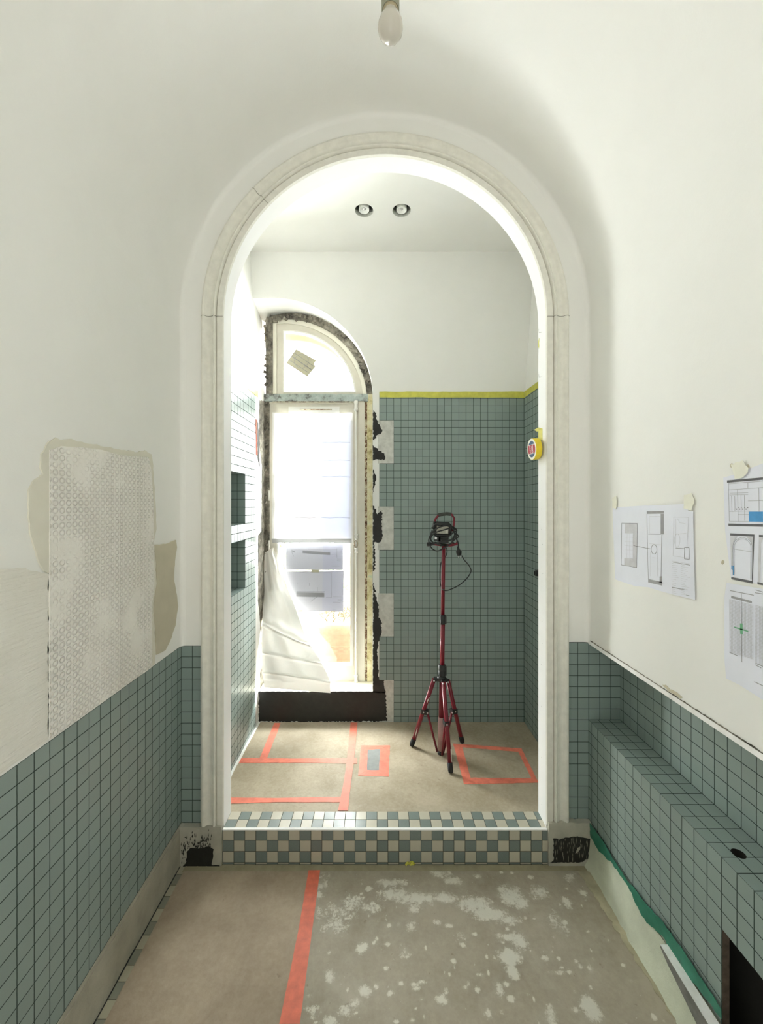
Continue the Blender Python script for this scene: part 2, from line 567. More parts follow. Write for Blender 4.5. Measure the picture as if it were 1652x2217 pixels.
# right wall, recess with ledge
mb = MB(); loft_leg(prof, 1, ZTR, mb)
wall_right = struct(mb.build('wall_right', M['plaster']), 'white plaster wall right of the near room above a tiled recess', 'wall')
mb = MB()
mb.quad((XR, YBACK, ZTR + .001), (XR2, YBACK, ZTR + .001), (XR2, YA, ZTR + .001), (XR, YA, ZTR + .001))   # soffit
mb.build('recess_soffit', M['plaster'], wall_right)
uvr = (1.5727, ZLED, .05 / .0492, 1)
NY0, NZ1 = PX(1563, 2011, XR).y, PX(1563, 2011, XR).z      # black opening
NYN = .35
mb = MB()
mb.quad((XR, YA, ZLED), (XR, YA, ZB), (XR, NY0, ZB), (XR, NY0, ZLED))
mb.quad((XR, NY0, ZLED), (XR, NY0, NZ1), (XR, NYN, NZ1), (XR, NYN, ZLED))
mb.quad((XR, NYN, ZLED), (XR, NYN, ZB), (XR, YBACK, ZB), (XR, YBACK, ZLED))
mb.build('tile_cladding', M['tile'], wall_right, uvr)
mb = MB()
mb.quad((XR2, YA, ZTR), (XR2, YA, ZLED), (XR2, YBACK, ZLED), (XR2, YBACK, ZTR))
mb.build('recess_tiles', M['tile'], wall_right, (1.5718, ZLED, .05 / .0493, 1))
# ledge, with the round pipe hole
hole = PZ(1599, 1848, ZLED)
hr = .017
mb = MB()
y0, y1 = hole.y - .05, hole.y + .05
mb.quad((XR, YBACK, ZLED), (XR2, YBACK, ZLED), (XR2, y0, ZLED), (XR, y0, ZLED))
mb.quad((XR, y1, ZLED), (XR2, y1, ZLED), (XR2, YA, ZLED), (XR, YA, ZLED))
def rect_ring(mb, cx, cy, r, x0, x1, y0, y1, z, up=True, n=48, dz=0):
    v = []
    for k in range(n):
        a = 2 * math.pi * (k + .5) / n
        c, s_ = math.cos(a), math.sin(a)
        v.append((cx + r * c, cy + r * s_, z))
        t = min(((x1 - cx) / c if c > 0 else (x0 - cx) / c) if abs(c) > 1e-6 else 9, ((y1 - cy) / s_ if s_ > 0 else (y0 - cy) / s_) if abs(s_) > 1e-6 else 9)
        v.append((cx + t * c, cy + t * s_, z))
    f = []
    for k in range(n):
        j = (k + 1) % n
        f.append((2 * k, 2 * k + 1, 2 * j + 1, 2 * j) if up else (2 * k, 2 * j, 2 * j + 1, 2 * k + 1))
    b = len(mb.v)
    mb.add(v, f)
    # corner fillers
    for (X_, Y_) in ((x0, y0), (x1, y0), (x1, y1), (x0, y1)):
        an = math.atan2(Y_ - cy, X_ - cx) % (2 * math.pi)
        k = int((an / (2 * math.pi)) * n - .5) % n
        j = (k + 1) % n
        mb.add([v[2 * k + 1], (X_, Y_, z), v[2 * j + 1]], [(0, 1, 2) if up else (0, 2, 1)])
rect_ring(mb, hole.x, hole.y, hr, XR, XR2, y0, y1, ZLED)
mb.build('ledge_tiles', M['tile'], wall_right, (XR2, 1.5718, 1, .05 / .0493))
mb = MB(); mb.lathe([(hr, 0), (hr, -.09), (.0001, -.09)], hole)
mb.build('pipe_hole_lining', M['shade_in'], wall_right)
# black cavity
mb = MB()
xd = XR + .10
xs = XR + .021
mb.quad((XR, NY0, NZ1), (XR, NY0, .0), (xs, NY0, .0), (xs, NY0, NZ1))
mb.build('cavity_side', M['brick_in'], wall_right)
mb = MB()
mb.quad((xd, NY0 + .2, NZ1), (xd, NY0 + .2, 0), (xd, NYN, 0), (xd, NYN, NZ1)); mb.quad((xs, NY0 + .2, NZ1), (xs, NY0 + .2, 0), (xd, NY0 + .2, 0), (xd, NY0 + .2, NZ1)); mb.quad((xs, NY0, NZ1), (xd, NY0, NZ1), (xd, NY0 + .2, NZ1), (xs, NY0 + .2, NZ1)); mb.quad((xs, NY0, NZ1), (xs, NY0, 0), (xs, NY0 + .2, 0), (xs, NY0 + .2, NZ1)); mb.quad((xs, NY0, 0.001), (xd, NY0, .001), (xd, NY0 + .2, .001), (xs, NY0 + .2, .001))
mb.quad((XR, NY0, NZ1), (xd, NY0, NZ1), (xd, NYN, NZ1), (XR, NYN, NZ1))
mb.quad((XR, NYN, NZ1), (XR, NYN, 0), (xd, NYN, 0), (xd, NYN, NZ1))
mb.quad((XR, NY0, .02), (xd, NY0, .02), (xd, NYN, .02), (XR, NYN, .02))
mb.build('cavity_back', M['shade_in'], wall_right)
# base band, sloping outwards, and green membrane
def c6(x, y): return (1180 + x / 2.648, 1380 + y / 2.648)
mb = MB()
ys = np.linspace(YA, NY0, 26)
vv = []
rr = random.Random(3)
for y in ys:
    vv += [(XR - .004, y, ZB - .008 + rr.uniform(-.002, .002)), (XR - .010, y, .09), (XR - .018 + rr.uniform(-.003, .003), y, .03), (XR - .028 + rr.uniform(-.006, .006), y, .003)]
mb.add(vv, [(4 * i + k, 4 * i + k + 1, 4 * i + 5 + k, 4 * i + 4 + k) for i in range(25) for k in range(3)], True)
mb.quad((XR, YA, ZB), (XR, YA, 0), (XR, NY0, 0), (XR, NY0, ZB))
mb.build('bare_plaster_band', M['cream_skim'], wall_right)
gp = [(258, 1065), (330, 1160), (375, 1245), (470, 1390), (560, 1500), (680, 1640), (780, 1780), (900, 1960), (1010, 2130), (1012, 2180), (955, 2110), (810, 1920), (722, 1790), (675, 1715), (640, 1680), (585, 1635), (520, 1530), (500, 1470), (440, 1370), (380, 1290), (345, 1260), (310, 1225), (262, 1140)]
mb = MB(); mb.poly(jag([PX(*c6(x, y), XR - .0105) for x, y in gp], .004, .012), (-1, 0, 0), .0015)
mb.build('green_membrane', M['green'], wall_right)
# plaster-bead profile along the bottom edge of the white wall
mb = MB(); mb.box((XR - .004, -.4, ZTR - .006), (XR + .006, YA - .005, ZTR + .010))
tr1 = struct(mb.build('trim_1', M['alu']), 'thin pale metal edge bead under the right white wall', 'edge bead')
pts = []
rr = random.Random(5)
yy = np.linspace(YA - .02, .75, 120)
top = [(XR - .001, y, ZTR + .0115 + rr.uniform(0, .0035) * (1 if rr.random() > .5 else .3)) for y in yy]
mb = MB(); mb.poly(top + [(XR - .001, y, ZTR + .010) for y in yy[::-1]], (-1, 0, 0), .002)
mb.build('ragged_filler_edge', M['mortar'], tr1)
def c6b(x, y): return (1300 + x / 3.96, 980 + y / 3.96)
mb = MB(); mb.poly(jag([PX(*c6b(x, y), XR) for x, y in [(535, 1985), (560, 1995), (600, 2025), (660, 2060), (705, 2095), (690, 2105), (640, 2075), (590, 2050), (560, 2020)]], .002, .006), (-1, 0, 0), .002)
mb.build('chipped_paint_edge', M['brown'], tr1)

# arched wall
mb = MB(); loft_arc(prof_wall, mb)
loft_leg(prof_wall, -1, ZTL, mb); loft_leg(prof_wall, 1, ZTR, mb)
mb.quad((XL, YA + .001, ZTL), (CX - RO, YA + .001, ZTL), (CX - RO, YA + .001, 0), (XL, YA + .001, 0))
mb.quad((CX + RO, YA + .001, ZTR), (XR, YA + .001, ZTR), (XR, YA + .001, 0), (CX + RO, YA + .001, 0))
wall_far = struct(mb.build('wall_front', M['plaster']), 'white plaster end wall pierced by the big round arch', 'wall')
# tiles each side of the casing
mb = MB(); mb.box((XL, YA - .0015, ZB), (A(434, 0).x, YA + .02, ZTL))
mb.build('tile_cladding', M['tile'], wall_far, (XL, ZTL, 1, 1))
mb = MB(); mb.box((A(1229, 0).x, YA - .0015, ZB), (XR, YA + .02, ZTR)); mb.box((XR, YA - .0015, ZLED), (XR2, YA + .02, ZTR))
mb.build('tile_cladding', M['tile'], wall_far, (XR, ZLED, 1, 1))
# reveal and back of the wall
mb = MB()
zf = B(0, 1563).z
loft_arc([(RO, YA), (RO, YT)], mb)
loft_leg([(RO, YA), (RO, YT)], -1, ZTH, mb); loft_leg([(RO, YA), (RO, YT)], 1, ZTH, mb)
mb.build('arch_reveal', M['reveal'], wall_far)
XL2 = B(560, 0).x; XR3 = B(1135.6, 0).x
ZC = B(0, 544).z
XLc, XRc = B(541, 0).x, B(1158, 0).x
mb = MB()
P = path(RO)
v = []
for x, z in P:
    dx, dz = x - CX, z - ZS
    tx = ((XRc + .05 - CX) / dx if dx > 0 else (XLc - .05 - CX) / dx) if abs(dx) > 1e-4 else 99
    tz = (ZC + .01 - ZS) / dz if dz > 1e-4 else 99
    t = min(tx, tz)
    v += [(x, YT, z), (CX + dx * t, YT, ZS + dz * t)]
mb.add(v, [(2 * i, 2 * i + 2, 2 * i + 3, 2 * i + 1) for i in range(len(P) - 1)])
mb.quad((XLc - .05, YT, ZS), (CX - RO, YT, ZS), (CX - RO, YT, zf), (XLc - .05, YT, zf))
mb.quad((CX + RO, YT, ZS), (XRc + .05, YT, ZS), (XRc + .05, YT, zf), (CX + RO, YT, zf))
for sx in (-1, 1):
    xo = XLc - .05 if sx < 0 else XRc + .05
    mb.add([(xo, YT, ZS), (xo, YT, ZC + .01), (CX + sx * (ZC + .01 - ZS) * .0 + sx * RO * .98, YT, ZC + .01)], [(0, 1, 2)])
mb.build('wall_rear_face', M['plaster_b'], wall_far)

# moulded casing round the arch
mp = [(0, -.001), (0, .014), (.002, .0155), (.026, .0155), (.027, .006), (.0295, .006), (.031, .020), (.034, .025), (.038, .026), (.042, .023), (.044, .017), (.047, .018), (.056, .013), (.066, .0125), (.074, .017), (.079, .024), (.084, .026), (.090, .0255), (.095, .021), (.0985, .013), (.0985, -.001)]
mb = MB()
def sweep(mp, mb, za):
    n = 72
    rows = []
    for r_, h in mp:
        P = path(RO + r_, n)
        rows.append([(P[0][0], YA - h, za)] + [(x, YA - h, z) for x, z in P] + [(P[-1][0], YA - h, za)])
    m_ = len(rows[0]); v = [p for r_ in rows for p in r_]
    mb.add(v, [(k * m_ + i, (k + 1) * m_ + i, (k + 1) * m_ + i + 1, k * m_ + i + 1) for k in range(len(mp) - 1) for i in range(m_ - 1)], True)
    for s_ in (0, m_ - 1):
        mb.add([r_[s_] for r_ in rows], [tuple(range(len(mp)))])
sweep(mp, mb, ZB - .004)
tr2 = struct(mb.build('trim_2', M['stone']), 'off-white moulded stone casing framing the round arch', 'arch moulding')
mod = tr2.modifiers.new('es', 'EDGE_SPLIT'); mod.split_angle = math.radians(38)
# joint lines in the casing
mb = MB()
def joint(ang, leg=None):
    pa = []
    for r_, h in mp[1:-1]:
        if leg is None:
            a = math.radians(ang)
            pa.append((CX + (RO + r_) * math.cos(a), YA - h - .0006, ZS + (RO + r_) * math.sin(a)))
        else: pa.append((CX + leg * (RO + r_), YA - h - .0006, ZS + ang))
    mb.tube(pa, .0009, 5)
joint(136); joint(0.0, -1); joint(0.0, 1)
mb.build('mortar_joint', M['mortar'], tr2)

# plinths under the casing
def plinth(u0, u1, v0, name):
    mb = MB()
    a, b = A(u0, v0), A(u1, 1864)
    rr = random.Random(int(u0))
    top = [(a.x + (b.x - a.x) * i / 12, YA - .027, a.z + rr.uniform(-.002, .002)) for i in range(13)]
    bot = [(b.x, YA - .027, 0), (a.x, YA - .027, 0)]
    mb.poly([Vector(p) + Vector((0, .027, 0)) for p in top + bot], (0, -1, 0), .027)
    return mb.build(name, M['plinth'], wall_far)
plinth(394, 484, 1781, 'plaster_plinth')
plinth(1183, 1275, 1772, 'plaster_plinth')
lp = [(409.4, 1832), (418, 1826), (426.3, 1824.4), (440, 1825), (460, 1820.7), (468.5, 1828), (465, 1836), (467.5, 1845), (463.8, 1852.6), (463.8, 1861), (480.7, 1862), (480.7, 1864.5), (402, 1864.5), (407.5, 1858), (410.3, 1849)]
yo = Vector((0, -.0272, 0))
mb = MB(); mb.poly(jag([A(*p) + yo for p in lp], .003, .008), (0, -1, 0), .001)
mb.build('bare_dark_patch', M['bitumen'], wall_far)
rr = random.Random(11)
mb = MB()
for i in range(95):
    u = rr.uniform(398, 463); v = 1826 - abs(rr.gauss(0, 14)) if u > 410 else rr.uniform(1800, 1858)
    if v < 1783: continue
    h = rr.uniform(1.5, 6); ww = rr.uniform(.4, 1.3)
    mb.poly([A(u - ww, v) + yo, A(u + ww * .5, v - h) + yo, A(u + ww, v + .5) + yo, A(u, v + h * .6) + yo], (0, -1, 0), .0012)
mb.build('scratch_marks', M['bitumen'], wall_far)
rp = [(1192.7, 1804), (1205, 1806), (1217.5, 1803), (1226, 1802), (1240.5, 1800), (1256.2, 1801.7), (1274, 1807), (1274, 1846.5), (1261, 1850), (1253.8, 1855), (1195.7, 1855.6), (1184.8, 1856.8), (1193.3, 1851.4)]
mb = MB(); mb.poly(jag([A(*p) + yo for p in rp], .002, .006), (0, -1, 0), .001)
mb.build('bare_dark_patch', M['bitumen'], wall_far)
mb = MB()
for i in range(60):
    u = rr.uniform(1195, 1271); v = rr.uniform(1806, 1850); h = rr.uniform(2, 7)
    mb.poly([A(u - .35, v) + yo * 1.045, A(u, v - h) + yo * 1.045, A(u + .35, v) + yo * 1.045, A(u, v + h) + yo * 1.045], (0, -1, 0), .0006)
mb.poly([A(1239, 1836) + yo * 1.045, A(1244, 1824) + yo * 1.045, A(1250, 1821) + yo * 1.045, A(1249, 1828) + yo * 1.045, A(1243, 1834) + yo * 1.045], (0, -1, 0), .0008)
mb.build('plaster_smear', M['base_plaster'], wall_far)

# threshold step with checkered mosaic
xa, xb = CX - RO, CX + RO
UJ = A(508.8, 0).x
mb = MB(); mb.box((A(484, 0).x, YA - .014, 0), (A(1190, 0).x, YA + .02, ZTH - .003))
th = struct(mb.build('trim_3', M['checker'], None, (UJ - .05, ZTH - .15, 1.008, 1.0)), 'green and cream checkered mosaic riser of the arch step', 'step')
mb = MB(); mb.box((xa, YA - .004, ZTH - .02), (xb, YT + .002, ZTH))
mb.build('tread', M['checker'], th, (UJ - .05, YA - .008 - .05, 1.008, 1))
mb = MB(); mb.box((xa, YA - .0165, ZTH - .004), (xb, YA - .004, ZTH + .0005))
mb.build('white_edge_trim', M['reveal'], th)
mb = MB(); mb.box((xa, YA + .02, zf - .05), (xb, YT, ZTH - .02))
mb.build('step_core', M['base_plaster'], th)

# back wall and floor of room 1
mb = MB(); mb.quad((XL - .1, YBACK, 0), (XR2 + .1, YBACK, 0), (XR2 + .1, YBACK, 3.5), (XL - .1, YBACK, 3.5))
struct(mb.build('wall_back', M['plaster']), 'plain white wall behind the viewer', 'wall')
mb = MB(); mb.quad((XL - .1, YBACK, 0), (XR2 + .1, YBACK, 0), (XR2 + .1, YA + .05, 0), (XL - .1, YA + .05, 0))
mb2 = MB(); mb2.box((XL, -.6, 0), (XL + .0085, YA - .02, .0035)); mb2.build('floor_gap_shadow_line', M['black'], wall_left).name = 'painted_gap_shade'  # black strip paints in the shade of the gap along the wall
floor1 = struct(mb.build('floor', M['checker_d'], None, (UJ - .05, YA - .014 - .05, 1.008, 1)), 'checkered mosaic floor of the near room, mostly covered by boards', 'floor')

# protective boards (right one carries the paint splashes)
def field_board(name, pts4, mat, thick, blobs, parent=None, res=.006):
    (p00, p10, p11, p01) = [Vector(p) for p in pts4]     # near-left, near-right, far-right, far-left
    nx = int(max((p10 - p00).length, (p11 - p01).length) / res); ny = int((p01 - p00).length / res)
    g = np.zeros((ny + 1, nx + 1, 3))
    s_ = np.linspace(0, 1, nx + 1)[None, :, None]; t_ = np.linspace(0, 1, ny + 1)[:, None, None]
    a, b, c, d = [np.array(p) for p in (p00, p10, p11, p01)]
    g = (1 - t_) * ((1 - s_) * a + s_ * b) + t_ * ((1 - s_) * d + s_ * c)
    X, Y = g[..., 0], g[..., 1]
    val = np.zeros_like(X)
    for (cx, cy, rx, ry, am) in blobs:
        val = np.maximum(val, am * np.exp(-(((X - cx) / rx) ** 2 + ((Y - cy) / ry) ** 2)))
    verts = g.reshape(-1, 3)
    idx = np.arange((ny + 1) * (nx + 1)).reshape(ny + 1, nx + 1)
    q = np.stack([idx[:-1, :-1], idx[:-1, 1:], idx[1:, 1:], idx[1:, :-1]], -1).reshape(-1, 4)
    V = [tuple(p) for p in verts]; Fc = [tuple(int(k) for k in r_) for r_ in q]
    # sides
    edge = [int(k) for k in list(idx[0, :]) + list(idx[1:, -1]) + list(idx[-1, :-1][::-1]) + list(idx[1:-1, 0][::-1])]
    nb = len(V)
    for k in edge: V.append((V[k][0], V[k][1], V[k][2] - thick))
    for i in range(len(edge)):
        j = (i + 1) % len(edge)
        Fc.append((edge[j], edge[i], nb + i, nb + j))
    m_ = MB(); m_.v = V; m_.f = Fc; m_.sm = [False] * len(Fc)
    o = m_.build(name, mat, parent)
    at = o.data.attributes.new('paint', 'FLOAT', 'POINT')
    at.data.foreach_set('value', np.concatenate([val.ravel(), np.zeros(len(edge))]).astype(np.float32))
    return o
ZBD = .006
def c7(x, y): return (600 + x / 2.36, 1860 + y / 2.36)
BL = [(590,120,80,20,.8),(600,185,90,35,.9),(490,250,50,30,.8),(720,200,120,35,.8),(850,195,60,30,.9),(840,70,60,25,.7),(900,110,40,25,.8),(1010,230,80,40,1),(1080,280,90,45,1),(1180,310,60,25,.9),(1190,180,60,50,.9),(1250,230,50,30,.7),(1340,170,60,40,.6),(1480,220,25,35,.7),(1440,330,60,80,.4),(1500,90,40,30,.6),(1560,170,25,40,.6),(1200,400,80,25,.8),(1240,420,60,45,.75),(1185,495,50,45,1.4),(1200,580,30,35,1.2),(700,250,40,25,.7),(690,340,35,35,.6),(310,270,120,60,.5),(230,120,40,60,.55),(380,230,80,60,.55),(300,350,100,50,.4),(435,455,30,28,.9),(650,470,35,40,.55),(560,430,15,15,.9),(450,675,30,30,.95),(400,730,30,30,.9),(340,785,50,35,.8),(270,830,50,30,.8),(840,720,26,24,1.2),(900,522,13,13,1.2),(940,400,40,30,.55),(880,340,25,10,1),(1400,800,30,60,.85),(1605,760,42,66,1.4),(1525,770,22,22,.9),(1135,670,22,38,.9),(1170,640,18,14,1.1),(1370,505,18,14,1.1),(1440,580,50,9,.8),(270,600,30,40,.6),(470,152,16,12,1.2),(490,225,14,12,1.2),(1080,790,22,28,.9),(1195,715,18,16,1.1),(580,685,18,18,.9),(700,640,18,9,.9),(740,630,28,9,.8),(710,662,18,7,1),(632,636,14,12,1.1),(505,650,12,14,1),(1495,577,18,12,1.1),(1440,508,12,10,1),(1600,560,16,24,.7),(1020,88,20,14,.8),(1145,66,12,8,1.1),(1200,72,10,8,1.1),(1295,92,14,10,1.1),(160,700,50,30,.4),(180,780,50,40,.5),(950,440,14,14,1.1),(820,320,18,16,.9),(210,180,30,20,.9)]
blobs = []
for x, y, rx, ry, am in BL:
    u, v_ = c7(x, y); c = PZ(u, v_, ZBD); e = PZ(u + rx / 2.36, v_, ZBD); g_ = PZ(u, v_ + ry / 2.36, ZBD); h_ = PZ(u, v_ - ry / 2.36, ZBD)
    blobs.append((c.x, c.y, max(.006, abs(e.x - c.x)), max(.006, abs(h_.y - g_.y) / 2), am))
rr = random.Random(21)
for i in range(120):
    blobs.append((rr.uniform(-.2, .9), rr.uniform(1.0, 1.72), rr.uniform(.004, .010), rr.uniform(.004, .010), rr.uniform(.6, 1.1)))
bf = PZ(0, 1886, ZBD).y
xtp = PZ(681, 1890, ZBD).x
tag(field_board('floor_board', [(XL + .055, -1.3, ZBD), (xtp, -1.3, ZBD), (xtp, bf, ZBD), (PZ(397, 1890, 0).x, bf, ZBD)], M['board_l'], ZBD - .0005, [(0, 0, .01, .01, 0)], res=.02),
    'brown protective board on the near floor left of the orange tape', 'floor board')
tag(field_board('floor_board', [(xtp + .001, .6, ZBD), (PZ(1505, 2217, 0).x + .03 * 0, .6, ZBD), (PZ(1248, 1878, 0).x, bf, ZBD), (xtp + .001, bf, ZBD)], M['board_r'], ZBD - .0005, blobs),
    'paint-splashed grey brown board on the near floor right of the orange tape', 'floor board')
# buff strip along the board ends + at the right edge
mb = MB(); mb.poly(jag([(XL + .03, bf + .002, 0), (XR - .03, bf + .002, 0), (XR - .03, PZ(0, 1874.5, 0).y, 0), (XL + .03, PZ(0, 1874.5, 0).y, 0)], .0012, .05), (0, 0, 1), .003)
tag(mb.build('edge_paper_strip', M['buff']), 'buff paper strip on the floor along the foot of the step', 'paper strip')
mb = MB()
er = [c6(x, y) for x, y in [(180, 1320), (330, 1440), (400, 1560), (500, 1730), (600, 1900), (690, 2060), (770, 2217)]]
er2 = [c6(x, y) for x, y in [(860, 2217), (700, 1960), (560, 1730), (430, 1520), (340, 1370), (255, 1270)]]
xa_, xb_ = PZ(1248, 1878, 0).x, PZ(1505, 2217, 0).x
def bx_(y): return xa_ + (xb_ - xa_) * (bf - y) / (bf - .6)
rg = random.Random(31)
ysr = np.linspace(bf - .004, .8, 70)
inner = [(bx_(y) - .002 + rg.uniform(-.007, .004), y, 0) for y in ysr]
outer = [(max(XR - .022, bx_(y) + .004), y, 0) for y in ysr[::-1]]
mb.poly(inner + outer, (0, 0, 1), .0085)
tag(mb.build('filler_ridge', simple('buff_filler', (.42, .385, .27), .9, var=.18, scale=22, bump=.004)), 'ragged buff filler ridge between the splashed board and right wall', 'filler')

# orange tape on the near floor
def flat_strip(pts, z, th, mat, name, parent=None, amp=.0006, nrm=(0, 0, 1)):
    mb = MB(); mb.poly(jag([PZ(u, v_, z) for u, v_ in pts], amp, .04), nrm, th)
    return mb.build(name, mat, parent)
o = flat_strip([(668, 1884), (693, 1884), (649, 2217), (604.5, 2217), (645, 2020)], ZBD, .0006, M['orange'], 'floor_tape')
tag(o, 'long orange tape running along the near floor towards the step', 'tape', 'orange tape strips on the floors')
o = None

# ================================================================== ROOM 2 beyond the arch
ZF = zf
mb = MB(); mb.quad((XLc - .1, YT - .06, ZF - .004), (XRc + .1, YT - .06, ZF - .004), (XRc + .1, YB + .02, ZF - .004), (XLc - .1, YB + .02, ZF - .004))
struct(mb.build('floor_2', M['membrane']), 'floor slab of the tiled shower room', 'floor')
mb = MB(); mb.box((XL2 + .012, YT + .003, ZF - .004), (XR3 - .002, YB - .002, ZF))
tag(mb.build('floor_board', M['board_s']), 'buff board covering the floor beyond the arch', 'floor board')
mb = MB(); mb.poly(jag([(XL2, YT, ZF), (XL2 + .016, YT, ZF), (XL2 + .014, YB - .01, ZF), (XL2, YB - .01, ZF)], .002, .05), (0, 0, 1), .006)
tag(mb.build('edge_paper_strip', M['reveal']), 'thin white strip at the foot of the bright left tiled wall', 'paper strip')

# far wall with the window opening
aw = [(math.radians(a)) for a in np.linspace(0, 96.6, 40)]
arcB = [B(590 + 217 * math.cos(a), 861 - 217 * math.sin(a)) for a in aw]
aw2 = [(math.radians(a)) for a in np.linspace(0, 110.8, 40)]
arcW = [W(633.7 + 172.5 * math.cos(a), 851 - 171.5 * math.sin(a)) for a in aw2]
YP = YB + .006
mb = MB()
xr = B(807, 0).x; zsill = B(0, 1497).z
def setY(p, y): return (p.x, y, p.z)
mb.quad((xr, YP, ZC), (XRc + .02, YP, ZC), (XRc + .02, YP, ZF - .05), (xr, YP, ZF - .05))
mb.quad((XLc - .02, YP, zsill), (xr, YP, zsill), (xr, YP, ZF - .05), (XLc - .02, YP, ZF - .05))
mb.quad((xr - .0, YP, arcB[0].z), (xr, YP, ZC), (xr, YP, ZC), (arcB[0].x, YP, arcB[0].z))
for i in range(len(arcB) - 1):
    a, b = arcB[i], arcB[i + 1]
    mb.quad((a.x, YP, a.z), (b.x, YP, b.z), (b.x, YP, ZC), (a.x, YP, ZC))
e = arcB[-1]
mb.quad((e.x, YP, e.z), (XLc - .02, YP, e.z), (XLc - .02, YP, ZC), (e.x, YP, ZC))
wf = struct(mb.build('wall_shower_far', M['plaster_b']), 'far wall beyond the arch, white above and green tiled right of window', 'wall')
# window reveal
mb = MB()
RB = [B(807, 1497)] + [B(807, 1300), B(807, 1100)] + arcB + [Vector((XLc - .02, YB, arcB[-1].z))]
RW_ = [W(806.2, 1478)] + [W(806.2, 1300), W(806.2, 1100)] + arcW + [Vector((XLc - .02, YW, arcW[-1].z))]
v = []
for a, b in zip(RB, RW_): v += [setY(a, YP), setY(b, YW + .12)]
mb.add(v, [(2 * i, 2 * i + 1, 2 * i + 3, 2 * i + 2) for i in range(len(RB) - 1)], True)
mb.build('window_reveal', M['plaster_b'], wf)
mb = MB(); mb.box((XL2 - .02, YP - .003, zsill - .003), (xr, YW + .1, zsill))
mb.build('window_sill', M['sill'], wf)
# tile cladding with its toothed left edge
tl = [(821.3, 850), (821.3, 909.7), (852.5, 909.7), (852.5, 1003.3), (821.3, 1003.3), (821.3, 1096.7), (852.5, 1096.7), (852.5, 1190.7), (821.3, 1190.7), (821.3, 1284.7), (852.5, 1284.7), (852.5, 1378.7), (821.3, 1378.7), (821.3, 1472.3), (852.5, 1472.3), (852.5, 1563.5), (1135.6, 1563.5), (1135.6, 850)]
mb = MB(); mb.poly([B(*p) + Vector((0, .006, 0)) for p in tl], (0, -1, 0), .006)
mb.build('tile_cladding', M['tile_f'], wf, (B(821.3, 0).x, B(0, 909.7).z, .05 / (15.65 * SB), .05 / (15.66 * SB)))
for r0, r1 in ((909.7, 1003.3), (1096.7, 1190.7), (1284.7, 1378.7), (1472.3, 1563)):
    mb = MB(); mb.poly([B(*p) + Vector((0, .006, 0)) for p in [(818, r0), (852.5, r0), (852.5, r1), (818, r1)]], (0, -1, 0), .0015)
    mb.build('adhesive_patch', M['membrane'], wf)
bit = [[(560, 1497.5), (700, 1497.5), (807, 1497.5), (836, 1497.5), (836, 1520), (837.3, 1561.7), (700, 1563), (560, 1563)],
       [(807, 1500), (807.3, 1283), (813, 1288), (819, 1306.7), (820, 1336.7), (826, 1350), (826, 1373), (820, 1386.7), (816.7, 1406.7), (818, 1440), (820.7, 1470), (831.7, 1473), (833, 1490), (834, 1500)],
       [(807, 1262), (811, 1270), (814, 1280), (807, 1285)], [(807, 1170), (811.7, 1193), (812.3, 1217), (811.3, 1235), (807.3, 1237)],
       [(807, 1094), (813, 1103), (816.7, 1113), (827.3, 1105), (828, 1163), (825, 1173), (807, 1174)],
       [(807, 1016), (815, 1033), (813.3, 1043), (807, 1070)], [(807, 963), (820, 975), (833.3, 982), (834, 995), (813, 996), (807, 997)],
       [(807, 889), (813, 892), (816.7, 915), (828, 930), (826.7, 937), (818, 940), (811.7, 950), (807, 953)]]
for i, pl in enumerate(bit):
    mb = MB()
    q = jag([B(*p) + Vector((0, .0035, 0)) for p in pl], .0055, .009, seed=i + 2)
    xmn = xr + .0005
    q = [Vector((p.x, p.y, min(p.z, zsill - .0015))) for p in q] if i == 0 else [Vector((max(p.x, xmn), p.y, p.z)) for p in q]
    mb.poly(q, (0, -1, 0), .0012); mb.build('bitumen_coat', M['bitumen'], wf)
# yellow tape along the tile tops
def tapeline(pts, nrm, name, label):
    mb = MB(); mb.poly(jag(pts, .0015, .05), nrm, .0012)
    return tag(mb.build(name, M['yellow']), label, 'tape', 'yellow masking tape along the tile tops')
tapeline([B(821.3, 848) + Vector((0, -.0005, 0)), B(1135, 848) + Vector((0, -.0005, 0)), B(1135, 861) + Vector((0, -.0005, 0)), B(821.3, 860.5) + Vector((0, -.0005, 0))], (0, -1, 0), 'masking_tape', 'yellow masking tape on the far wall above the dark green tiles')
zt0, zt1 = B(0, 861).z, B(0, 848).z

# left wall of room 2 with two niches
NYa, NYb = PX(531, 1026, XL2).y, 2.05
nz = [(PX(531, 1133, XL2).z, PX(531, 1026, XL2).z), (PX(531, 1273, XL2).z, PX(531, 1168.6, XL2).z)]
YTL = PX(553.5, 0, XL2).y
def rectX(mb, X, y0, y1, z0, z1): mb.quad((X, y0, z0), (X, y1, z0), (X, y1, z1), (X, y0, z1))
mb = MB()
rectX(mb, XL2, YT - .05, NYb, ZF - .05, zt0); rectX(mb, XL2, NYa, YTL, ZF - .05, zt0)
rectX(mb, XL2, NYb, NYa, nz[0][1], zt0); rectX(mb, XL2, NYb, NYa, nz[1][1], nz[0][0]); rectX(mb, XL2, NYb, NYa, ZF - .05, nz[1][0])
uvl = (YTL, B(0, 909.7).z, 1, 1.0)
XN = XL2 - .13
mb2 = MB()
rectX(mb2, XL2 - .006, YT, YW + .12, zt0 - .02, zt1 + .04)
rectX(mb2, XL2 - .004, YTL - .01, YW + .12, ZF, zt1)
mb2.quad((XL2 - .006, YT, zt1 + .02), (XL2 - .006, YW + .12, zt1 + .02), (XLc, YW + .12, ZC), (XLc, YT, ZC))
wl = struct(mb2.build('wall_shower_left', M['plaster_b']), 'brightly lit left wall beyond the arch with two tiled niches', 'wall')
mb.build('tile_cladding', M['tile_gl'], wl, uvl)
